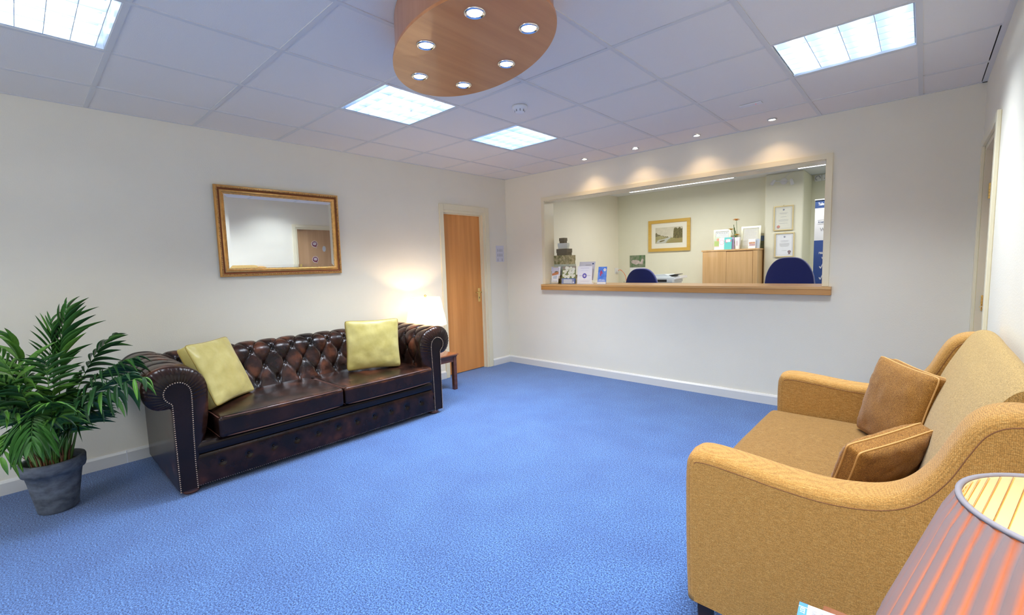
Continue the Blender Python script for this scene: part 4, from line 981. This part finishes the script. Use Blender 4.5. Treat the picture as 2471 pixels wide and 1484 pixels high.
# ------------------------------------------------------------------ office: strip lights
for x0, lb in ((.80, 'long linear strip light on the office ceiling, left of the two'), (2.98, 'linear strip light on the office ceiling, cut by the hatch edge')):
    x1 = x0+1.50; y0, y1, z = 1.76, 1.93, 2.355
    t = thing('strip_light', lb, 'ceiling light', ((x0+x1)/2, (y0+y1)/2, z), 'strip lights in the office')
    b = BM(); prism(b, [(y0, z+.004), (y0+.012, z+.062), (y1-.012, z+.062), (y1, z+.004), (y1-.004, z), (y0+.004, z)], 'yz', x0, x1); obj('housing', b, M['metal_w'], t)
    obj('diffuser', bx(x0+.02, x1-.02, y0+.02, y1-.02, z-.003, z+.001), M['hot_cool'], t)
    for k in range(13): xx = x0+.1+(1.3)*k/12; obj('louvre_fin', bx(xx-.002, xx+.002, y0+.012, y1-.012, z-.007, z-.003), M['metal_w'], t)
    for xx in (x0+.35, x1-.35): b = BM(); tube(b, [(xx, (y0+y1)/2, z+.06), (xx, (y0+y1)/2, OH+.002)], .009, 8); lathe(b, [(.028, OH-.012), (.028, OH)], (xx, (y0+y1)/2, 0), 16); obj('hanger', b, M['brass'], t, True)
    area('strip_glow', ((x0+x1)/2, (y0+y1)/2, z-.009), 1.42, .12, P_OFFICE, (1, .98, .93), t)

# office chairs
def office_chair(x, y, wd, label, rot=0, drop=0):
    t = thing('office_chair', label, 'chair', (x, y, 0), 'blue office chairs behind the hatch', rot=(0, 0, math.radians(rot))); OFF[t.name] = Vector((0, 0, 0))
    b = BM(); rows = []; n = 28; z0, z1 = .76-drop, 1.312-drop
    sec = 9
    for i in range(15):
        f = i/14; th = .030*math.cos(PI/2*(2*f-1))**.5 if 0 < f < 1 else .0
        rows_ = []
        sc_ = 1-(1-math.sqrt(max(0, 1-(2*f-1)**2)))*.06
        for k in range(44):
            a = 2*PI*k/44; cx, sz = math.cos(a), math.sin(a)
            px_ = wd/2*math.copysign(abs(cx)**.62, cx)*sc_; pz = (z0+z1)/2+(z1-z0)/2*math.copysign(abs(sz)**.68, sz)*sc_
            tp = 1-.24*max(0, (pz+drop-1.02)/.29)**1.6-.10*max(0, (.95-pz-drop)/.2)
            rows_.append((px_*tp, .035*(1-math.cos(px_/wd*2.2))*-3*0+(-.03+.06*f)+.22*(px_*tp)**2, pz))
        rows.append(rows_)
    V, F = grid(b, rows, cv=True); b.faces.new(V[0][::-1]); b.faces.new(V[-1]); bmesh.ops.recalc_face_normals(b, faces=b.faces); obj('backrest', b, M['chairblue'], t, 'auto')
    b = BM(); softbox(b, (0, -.26, .50), (.48, .46, .08), .035, 6); obj('seat', b, M['chairblue'], t, True)
    b = BM(); tube(b, [(0, .035, .95), (0, .05, .75), (0, .0, .52), (0, -.2, .45)], .018, 8); obj('back_support', b, M['black'], t, True)
    b = BM(); lathe(b, [(.025, .10), (.025, .30), (.018, .30), (.018, .46)], (0, -.26, 0), 14); obj('gas_column', b, M['black'], t, True)
    for k in range(5):
        a = 2*PI*k/5+.3; c_, s_ = math.cos(a), math.sin(a); b = BM(); tube(b, [(0, -.26, .11), (.28*c_, -.26+.28*s_, .075)], .018, 8, rad=lambda f: .022-.008*f); lg = obj('base_arm', b, M['black'], t, True)
        b = BM(); lathe(b, [(.028, -.02), (.028, .02)], (.28*c_, -.26+.28*s_, .029), 14, axis='x'); obj('caster', b, M['black'], lg, True)
    return t
office_chair(1.19, 1.50, .500, 'royal blue office chair back at the left, in front of the printer', drop=.097)
office_chair(3.105, 1.0, .462, 'royal blue office chair back at the right, larger, by the banner')

# office cabinet
t = thing('office_cabinet', 'light maple two-door cabinet behind the hatch counter', 'cabinet', (2.02, 2.8, 0))
obj('carcass', bx(1.645, 2.405, 2.625, 2.975, 0, 1.424), M['cab'], t); obj('cabinet_top', bx(1.632, 2.414, 2.60, 2.985, 1.425, 1.448, bev=.002, seg=1), M['cab'], t)
obj('door', bx(1.650, 1.988, 2.605, 2.6245, .06, 1.420), M['cab'], t); obj('door', bx(1.991, 2.345, 2.607, 2.6245, .06, 1.412), M['cab'], t); obj('door_edge', bx(2.349, 2.405, 2.607, 2.6245, 0, 1.421), M['cab'], t)
CZ = 1.4485
def pframe(x0, x1, y, h_, label, dp=.07, fm=None, inner=None):
    t = thing('photo_frame', label, 'picture frame', ((x0+x1)/2, y, CZ), rot=(math.radians(-9), 0, 0)); OFF[t.name] = Vector((0, 0, 0)); w_ = x1-x0; fw_ = .028
    b = BM(); plate(b, [-w_/2, -w_/2+fw_, w_/2-fw_, w_/2], [0, fw_, h_-fw_, h_], {(1, 1)}, 'y', 0, .014)
    obj('frame', b, fm or M['silver'], t); obj('backing', bx(-w_/2+.004, w_/2-.004, .010, .016, .004, h_-.004), inner or M['cream_p'], t)
    obj('glass', bx(-w_/2+fw_, w_/2-fw_, .006, .008, fw_, h_-fw_), M['acryl'], t)
    b = BM(); prism(b, [(.016, h_*.7), (.070, .012), (.062, .010), (.016, h_*.6)], 'yz', -.02, .02); obj('strut', b, M['black'], t); return t
t1 = pframe(1.735, 1.985, 2.79, .312, 'champagne photo frame at the left on the maple cabinet', inner=mat('frame_photo', (.72, .75, .80), .4, col2=(.85, .86, .88), vscale=9))
t2 = pframe(2.133, 2.397, 2.765, .330, 'champagne frame with a typed list at the right on the cabinet')
for k in range(15): obj('text_line', bx(-.085, .085-random.uniform(0, .04), .0088, .0094, .055+.016*k, .059+.016*k), lilac, t2)
for k in range(5): obj('print', bx(-.08+.033*k, -.062+.033*k, .0088, .0094, .255, .263), M['grey_ink'], t1)
def card(x, y, w_, h_, label, base, prints, rot=0, tilt=5):
    return leaflet(x, y, w_, h_, CZ, label, base, prints, tilt, rot, 'greeting cards on the cabinet', 'greeting_card')
peach = mat('peach_print', (.80, .40, .28), .5); lime = mat('lime_print', (.46, .62, .22), .5); teal = mat('teal_card', (.14, .60, .60), .5); pink = mat('pink_print', (.62, .20, .34), .5)
card(1.820, 2.725, .085, .195, 'green card with a peach balloon, leftmost of the cards', mat('pale_sage_card', (.62, .72, .56), .5), [(0, 1, .30, .68, lime), ('disc', .6, .78, .022, peach), (0, 1, 0, .25, M['white_p']), (.0, 1, .24, .27, peach)])
ringp = [('disc', .5, .62, .034, pink), ('disc', .5, .62, .030, M['white_p'])]
card(1.897, 2.685, .078, .176, 'white card with an oval pink wreath', M['paper'], ringp)
card(1.988, 2.675, .105, .179, 'turquoise card with a floral label', teal, [('disc', .25, .72, .017, pink), ('disc', .5, .80, .015, peach), ('disc', .78, .72, .017, pink), ('disc', .3, .60, .010, pink), (.22, .80, .62, .84, M['white_p'])])
card(2.036, 2.712, .05, .178, 'lilac card edge beside the turquoise card', mat('lilac_card', (.58, .45, .72), .5), [])
card(2.312, 2.672, .095, .136, 'small white card with a coloured picture, right on the cabinet', M['paper'], [(.1, .95, .5, .68, mat('car_print', (.75, .55, .30), .5, col2=(.45, .12, .10), vscale=60)), (.15, .95, .28, .48, mat('car_print_low', (.55, .20, .22), .5, col2=(.5, .5, .55), vscale=80))])
card(2.380, 2.700, .05, .134, 'pale blue card behind the small picture card', plb, [])
t = thing('postcard', 'dark landscape postcard leaning at the right end of the cabinet', 'postcard', (2.392, 2.89, CZ), rot=(math.radians(-6), 0, 0)); OFF[t.name] = Vector((0, 0, 0))
obj('card', bx(-.06, .030, 0, .004, 0, .185), mat('postcard_dark', (.06, .09, .05), .4, col2=(.22, .20, .10), vscale=25), t); obj('print', bx(-.06, .030, -.001, 0, .11, .185), mat('postcard_sky', (.10, .16, .30), .4), t)
# flowers
def vase(x, y, r, h_, label, flowers):
    t = thing('flower_vase', label, 'vase', (x, y, CZ)); b = BM(); lathe(b, [(r*.62, 0), (r*.66, .003), (r, h_), (r*.92, h_), (r*.6, .01)], (x, y, CZ), 4, True, True)
    bmesh.ops.rotate(b, verts=b.verts, cent=(x, y, 0), matrix=Matrix.Rotation(PI/4, 3, 'Z')); obj('vase', b, M['paper'], t)
    obj('print', bx(x-r*.1, x-r*.02, y-r*.71-.001, y-r*.71, CZ+.05, CZ+.12), pink, t)
    for (fx, fz, fr, hue) in flowers:
        b = BM(); tube(b, [(x, y, CZ+.05), (x+(fx-x)*.35, y-.01, CZ+.5*(fz-CZ)), (fx, y-.02, fz-.004)], .0025, 5); st = obj('stem', b, M['stem'], t, True)
        b = BM()
        for k in range(16):
            a = 2*PI*k/16; pts_ = [(fx+math.cos(a)*q*fr-math.sin(a)*w2*fr, y-.022-math.sin(a)*q*fr*.55-math.cos(a)*w2*fr*.5, fz+.006+.010*q*q+math.sin(a)*q*fr*.25) for q, w2 in ((.15, -.06), (.15, .06), (.75, .16), (1, 0), (.75, -.16))]
            b.faces.new([b.verts.new(p_) for p_ in pts_])
        obj('petals', b, hue, st, kind='stuff')
        b = BM(); lathe(b, [(fr*.32, 0), (fr*.25, .006), (.0001, .008)], (fx, y-.022, fz+.004), 12); obj('flower_centre', b, M['husk'], st, True)
    return t
orange = mat('orange_petal', (1, .42, .03), .5); yel = mat('yellow_orange_petal', (1, .64, .04), .5)
t = vase(2.118, 2.70, .048, .172, 'white vase with orange gerberas on the cabinet', [(2.100, 1.862, .056, orange), (2.030, 1.728, .048, yel), (2.115, 1.645, .042, yel)])
b = BM()
for a in ((2.075, .17), (2.085, .12), (2.10, .06)): tube(b, [(2.11, 2.70, CZ+.12), (a[0], 2.69, CZ+.20), (a[0]-.01, 2.68, CZ+.22+a[1]*.8)], .004, 5)
obj('leaf_blade', b, M['leaf'][1], t, True, kind='stuff')
vase(2.056, 2.76, .018, .09, 'tiny white bud vase beside the lilac card', [(2.066, 1.605, .022, yel)])

# river picture on the office wall
t = thing('framed_picture', 'pine-framed river landscape print on the office wall', 'picture', (.955, 3.0, 1.466))
x0, x1, z0, z1 = .598, 1.318, 1.468, 1.995; fw_ = .052
b = BM(); plate(b, [x0, x0+fw_, x1-fw_, x1], [z0, z0+fw_, z1-fw_, z1], {(1, 1)}, 'y', 2.968, 2.990); obj('frame', b, M['picframe'], t)
obj('mount', bx(x0+.02, x1-.02, 2.984, 2.992, z0+.02, z1-.02), M['cream_p'], t)
ax0, ax1, az0, az1 = .722, 1.190, 1.605, 1.870
def P2(u, v): return (ax0+(ax1-ax0)*u, az0+(az1-az0)*v)
def pic(pts_, lay, mm): b = BM(); prism(b, [P2(*q) for q in pts_], 'xz', 2.9835-.0004*lay-.0003, 2.9835-.0004*lay); obj('print', b, mm, t)
pic([(0, 0), (1, 0), (1, 1), (0, 1)], 1, mat('print_sky', (.55, .52, .40), .6, col2=(.68, .64, .50), vscale=9))
def jag(f, u0, u1, n, amp, sd):
    random.seed(sd); return [(u0+(u1-u0)*k/n, f(k/n)+random.uniform(-amp, amp)) for k in range(n+1)]
pic([(0, 0)]+jag(lambda q: .74-.42*q**.5 if q > .1 else .66, 0, .68, 26, .03, 1)+[(.68, 0)], 2, mat('print_far_trees', (.13, .11, .07), .6, col2=(.30, .27, .12), vscale=45))
pic([(0, 0), (0, .42), (.2, .50), (.42, .36), (.55, .30), (.7, .36), (1, .42), (1, 0)], 3, mat('print_bank', (.30, .27, .10), .6, col2=(.42, .38, .20), vscale=40))
pic([(.02, .02), (.10, .22), (.30, .26), (.55, .38), (.60, .34), (.47, .20), (.38, 0)], 4, mat('print_water', (.52, .53, .46), .6))
pic([(.14, .10), (.20, .17), (.36, .21), (.34, .15), (.20, .08)], 5, olv)
pic([(.66, .30)]+jag(lambda q: (.80 if q < .45 else .78)+.16*abs(math.sin(q*7.2))**.5, .68, 1, 26, .035, 3)+[(1, .30), (.85, .26)], 5, mat('print_big_trees', (.075, .065, .03), .6, col2=(.22, .19, .07), vscale=40))
pic([(.40, 0), (.55, .16), (.75, .26), (1, .30), (1, 0)], 6, mat('print_grass', (.30, .30, .10), .6, col2=(.36, .25, .12), vscale=40))

# calendar
t = thing('wall_calendar', 'calendar with an aerial photograph on the office wall above the left chair', 'calendar', (.38, 3.0, 1.05))
obj('page', bx(.234, .528, 2.994, 2.9985, 1.04, 1.205), M['paper'], t); obj('photo', bx(.234, .528, 2.992, 2.9985, 1.207, 1.418), mat('aerial_photo', (.05, .17, .04), .5, col2=(.30, .31, .24), vscale=13, detail=6), t)
b = BM(); prism(b, [(.26, 1.31), (.30, 1.34), (.40, 1.33), (.44, 1.30), (.47, 1.36), (.50, 1.34), (.48, 1.26), (.40, 1.27), (.36, 1.25), (.28, 1.28)], 'xz', 2.9912, 2.992); obj('photo_buildings', b, mat('aerial_roofs', (.55, .47, .45), .5, var=.35, vscale=70), t)

# socket with orange leads, on the office's left wall
t = thing('wall_socket', 'white wall socket with orange leads in the office corner', 'socket', (0, 2.93, 1.16)); obj('face_plate', bx(.0005, .012, 2.86, 2.985, 1.10, 1.205, bev=.002, seg=1), M['white'], t); obj('plug', bx(.012, .055, 2.87, 2.92, 1.13, 1.175, bev=.004), M['white'], t)
oc = mat('orange_cable', (.85, .20, .03), .5)
for k, yy in enumerate((2.885, 2.905)):
    b = BM(); tube(b, crom([(.055, yy, 1.16), (.11, yy-.01, 1.165), (.19, yy-.03, 1.11-.02*k), (.235, yy-.04, 1.02-.04*k), (.25, yy-.05, .80), (.28, yy-.05, .752)], 20), .0035, 6); obj('cable', b, oc, t, True)

# printer on a low desk, pens
t = thing('office_desk', 'low white desk along the office back wall', 'desk', (.9, 2.5, 0)); obj('desk_top', bx(.22, 1.58, 2.05, 2.975, .725, .75, bev=.002, seg=1), M['white'], t)
for xx in (.25, 1.52):
    for yy in (2.08, 2.91): obj('leg', bx(xx, xx+.035, yy, yy+.035, 0, .725), M['metal_w'], t)
t = thing('printer', 'white multifunction printer with a raised document tray behind the left chair', 'printer', (1.15, 2.4, .75))
pg = mat('printer_shell', (.66, .72, .76), .4); pl_ = mat('printer_white', (.82, .83, .84), .4)
b = BM(); box(b, .90, 1.33, 2.22, 2.62, .7505, .975, bev=.012); obj('body', b, pl_, t, 'auto'); obj('paper_slot', bx(.93, 1.252, 2.214, 2.222, .985, 1.022), M['black'], t)
b = BM(); box(b, .90, 1.345, 2.22, 2.62, .976, 1.060, bev=.012); obj('scanner', b, pg, t, 'auto')
b = BM(); prism(b, [(.92, 1.061), (.92, 1.092), (1.20, 1.102), (1.30, 1.070), (1.30, 1.061)], 'xz', 2.26, 2.60); obj('document_feeder', b, pg, t)
b = BM(); prism(b, [(1.225, 1.080), (1.365, 1.103), (1.368, 1.097), (1.245, 1.068)], 'xz', 2.28, 2.56); obj('input_tray', b, M['black'], t)
b = BM(); prism(b, [(1.325, 1.040), (1.43, 1.078), (1.44, 1.045), (1.345, 1.02)], 'xz', 2.28, 2.56); obj('output_tray', b, pl_, t)
t = thing('pen_pot', 'small pot of pens on the office desk, left of the blue chair', 'pen pot', (.535, 2.30, .75)); b = BM(); lathe(b, [(.035, .7505), (.037, .85), (.033, .85), (.032, .76)], (.535, 2.30, 0), 20); obj('pot', b, M['black'], t, True)
for k, (dx, h_) in enumerate(((-.045, .985), (-.02, .975), (.01, .99), (.03, .98))): b = BM(); tube(b, [(.535+dx*.3, 2.30, .77), (.535+dx, 2.30+.01*k, h_)], .004, 6); obj('pen', b, (M['black'], M['navy'], M['white'], M['black'])[k], t, True)

# certificates on the pier
def cert(x0, x1, z0, z1, label, paper, seal, extra):
    y = 2.8485; t = thing('framed_certificate', label, 'picture frame', ((x0+x1)/2, y, z0), 'framed certificates on the pier'); f_ = .014
    b = BM(); plate(b, [x0, x0+f_, x1-f_, x1], [z0, z0+f_, z1-f_, z1], {(1, 1)}, 'y', y-.018, y); obj('frame', b, M['gilt'], t); obj('document', bx(x0+.006, x1-.006, y-.008, y-.002, z0+.006, z1-.006), paper, t)
    b = BM(); plate(b, [x0+.028, x0+.030, x1-.030, x1-.028], [z0+.03, z0+.032, z1-.032, z1-.03], {(1, 1)}, 'y', y-.0086, y-.008); obj('border_line', b, M['grey_ink'], t)
    cx = (x0+x1)/2
    for (w2, zz) in extra: obj('text_line', bx(cx-w2, cx+w2, y-.0086, y-.008, zz, zz+.004), M['grey_ink'], t)
    b = BM(); lathe(b, [(.012, 0), (.0001, -.001)], (0, 0, 0), 20, axis='y'); bmesh.ops.translate(b, verts=b.verts, vec=(cx, y-.0082, z1-.055)); obj('crest', b, mat('crest_blue', (.15, .17, .35), .5), t, True)
    b = BM(); lathe(b, [(.021, 0), (.0001, -.0012)], (0, 0, 0), 20, axis='y'); bmesh.ops.translate(b, verts=b.verts, vec=(seal[0], y-.0082, seal[1])); obj('seal', b, seal[2], t, True)
    b = BM(); tube(b, [(cx+.006*math.cos(2*PI*k/10), y-.008, z1+.004+.006*math.sin(2*PI*k/10)) for k in range(10)], .0015, 5, closed=True); obj('hanging_ring', b, M['brass'], t, True)
    obj('glass', bx(x0+f_, x1-f_, y-.0125, y-.0115, z0+f_, z1-f_), M['acryl'], t); return t
cert(2.548, 2.790, 1.684, 2.026, 'upper gilt-framed certificate with an orange seal on the pier', M['cream_p'], (2.608, 1.738, mat('orange_seal', (.85, .17, .05), .5)), ((.05, 1.925), (.04, 1.912), (.035, 1.872), (.06, 1.83), (.055, 1.815), (.05, 1.78)))
t = cert(2.567, 2.809, 1.312, 1.650, 'lower gilt-framed certificate with a maroon rosette on the pier', M['paper'], (2.750, 1.385, mr_), ((.05, 1.54), (.045, 1.525), (.06, 1.50), (.06, 1.49), (.06, 1.48), (.055, 1.47), (.05, 1.46), (.03, 1.40)))
b = BM(); prism(b, [(2.742, 1.385), (2.735, 1.345), (2.748, 1.352), (2.765, 1.345), (2.758, 1.385)], 'xz', 2.8395, 2.840); obj('ribbon', b, mr_, t)

# twin spotlight on the pier
t = thing('twin_spotlight', 'white twin spotlight fitting high on the office pier', 'spotlight', (2.66, 2.85, 2.36))
b = BM(); lathe(b, [(.045, 0), (.045, -.012), (.035, -.020), (.0001, -.022)], (2.66, 2.849, 2.362), 24, axis='y'); 
obj('rose', b, M['white'], t, True)
b = BM(); tube(b, [(2.545, 2.80, 2.37), (2.66, 2.815, 2.362), (2.76, 2.80, 2.352)], .006, 6); tube(b, [(2.66, 2.845, 2.39), (2.69, 2.845, 2.44), (2.76, 2.845, 2.482)], .003, 5); obj('arm_bar', b, M['white'], t, True)
for (x, z, dx) in ((2.545, 2.365, -.6), (2.765, 2.345, .25)):
    b = BM(); lathe(b, [(.014, .03), (.020, .01), (.024, -.05), (.020, -.05), (.0001, -.03)], (0, 0, 0), 16); bmesh.ops.rotate(b, verts=b.verts, cent=(0, 0, 0), matrix=Matrix.Rotation(-dx, 3, 'Y')); bmesh.ops.translate(b, verts=b.verts, vec=(x, 2.79, z)); obj('spot_head', b, M['white'], t, True)
# fused spur and socket in the recess
for nm, cat_, lb, x0 in (('cable_outlet', 'outlet', 'white cable outlet plate with a looped flex near the office ceiling', 2.93), ('double_socket', 'socket', 'white socket plate high on the recess wall beside the cable outlet', 3.022)):
    t = thing(nm, lb, cat_, (x0, 3.45, 2.39)); obj('face_plate', bx(x0, x0+.086, 3.425, 3.449, 2.385, 2.471, bev=.003, seg=1), M['white'], t)
    if x0 < 3: b = BM(); tube(b, [(x0+.043+.028*math.cos(a*.3), 3.415, 2.428+.030*math.sin(a*.3)) for a in range(-1, 16)], .004, 6); obj('flex', b, M['grey_ink'], t, True)
    else:
        for px_, pz in ((.043, .058), (.028, .030), (.058, .030)): obj('pin_hole', bx(x0+px_-.004, x0+px_+.004, 3.4245, 3.4252, 2.385+pz-.004, 2.385+pz+.004), M['black'], t)

# roll-up banner
t = thing('rollup_banner', 'navy and white roll-up banner standing at the right of the office', 'banner', (3.58, 2.0, 0))
BX0, BX1 = 3.165, 4.0; yb = 2.0
obj('white_panel', bx(BX0, BX1, yb, yb+.002, 1.498, 1.876), M['white_p'], t); obj('top_panel', bx(BX0, BX1, yb, yb+.002, 1.876, 1.970), M['navy'], t); obj('lower_panel', bx(BX0, BX1, yb, yb+.002, .07, 1.498), mat('banner_blue', (.045, .105, .36), .5), t)
obj('top_rail', bx(BX0-.004, BX1+.004, yb-.006, yb+.008, 1.970, 1.982), M['metal_w'], t); obj('base_cassette', bx(BX0-.02, BX1+.02, yb-.05, yb+.05, 0, .07, bev=.01), M['metal_w'], t)
b = BM(); tube(b, [(3.58, yb+.03, .06), (3.58, yb+.012, 1.972)], .007, 6); obj('pole', b, M['metal_w'], t, True)
for s_, x, z, sz, mm, bo, sq in (('Tailo', 3.196, 1.908, .046, M['white_p'], .0008, .62), ('FUNE', 3.200, 1.702, .028, M['navy'], 0, .80), ('W·', 3.222, 1.606, .060, M['grey_ink'], 0, .80), ('T', 3.262, 1.399, .052, M['white_p'], .0012, .70), ('reas', 3.215, 1.337, .052, M['white_p'], .001, .60), ('wi', 3.245, 1.278, .052, M['white_p'], .001, .66), ('P', 3.268, 1.168, .058, M['white_p'], .0012, .55), ('y', 3.268, 1.125, .054, M['white_p'], 0, .60), ('S', 3.269, 1.035, .058, M['white_p'], .0012, .55), ('in', 3.269, .986, .052, M['white_p'], 0, .55)):
    textmesh(s_, sz, mm, Vector((x, yb-.0008, z)), FRONT, t, bold=bo, squeeze=sq)
for z in (1.736, 1.688): obj('rule', bx(3.196, 3.30, yb-.001, yb, z, z+.002), M['grey_ink'], t)
for z in (1.168, 1.036): b = BM(); prism(b, [(3.222, z+.020), (3.232, z+.024), (3.240, z+.012), (3.262, z+.070), (3.270, z+.072), (3.244, z-.004), (3.236, z-.004)], 'xz', yb-.001, yb); obj('tick', b, M['white_p'], t)
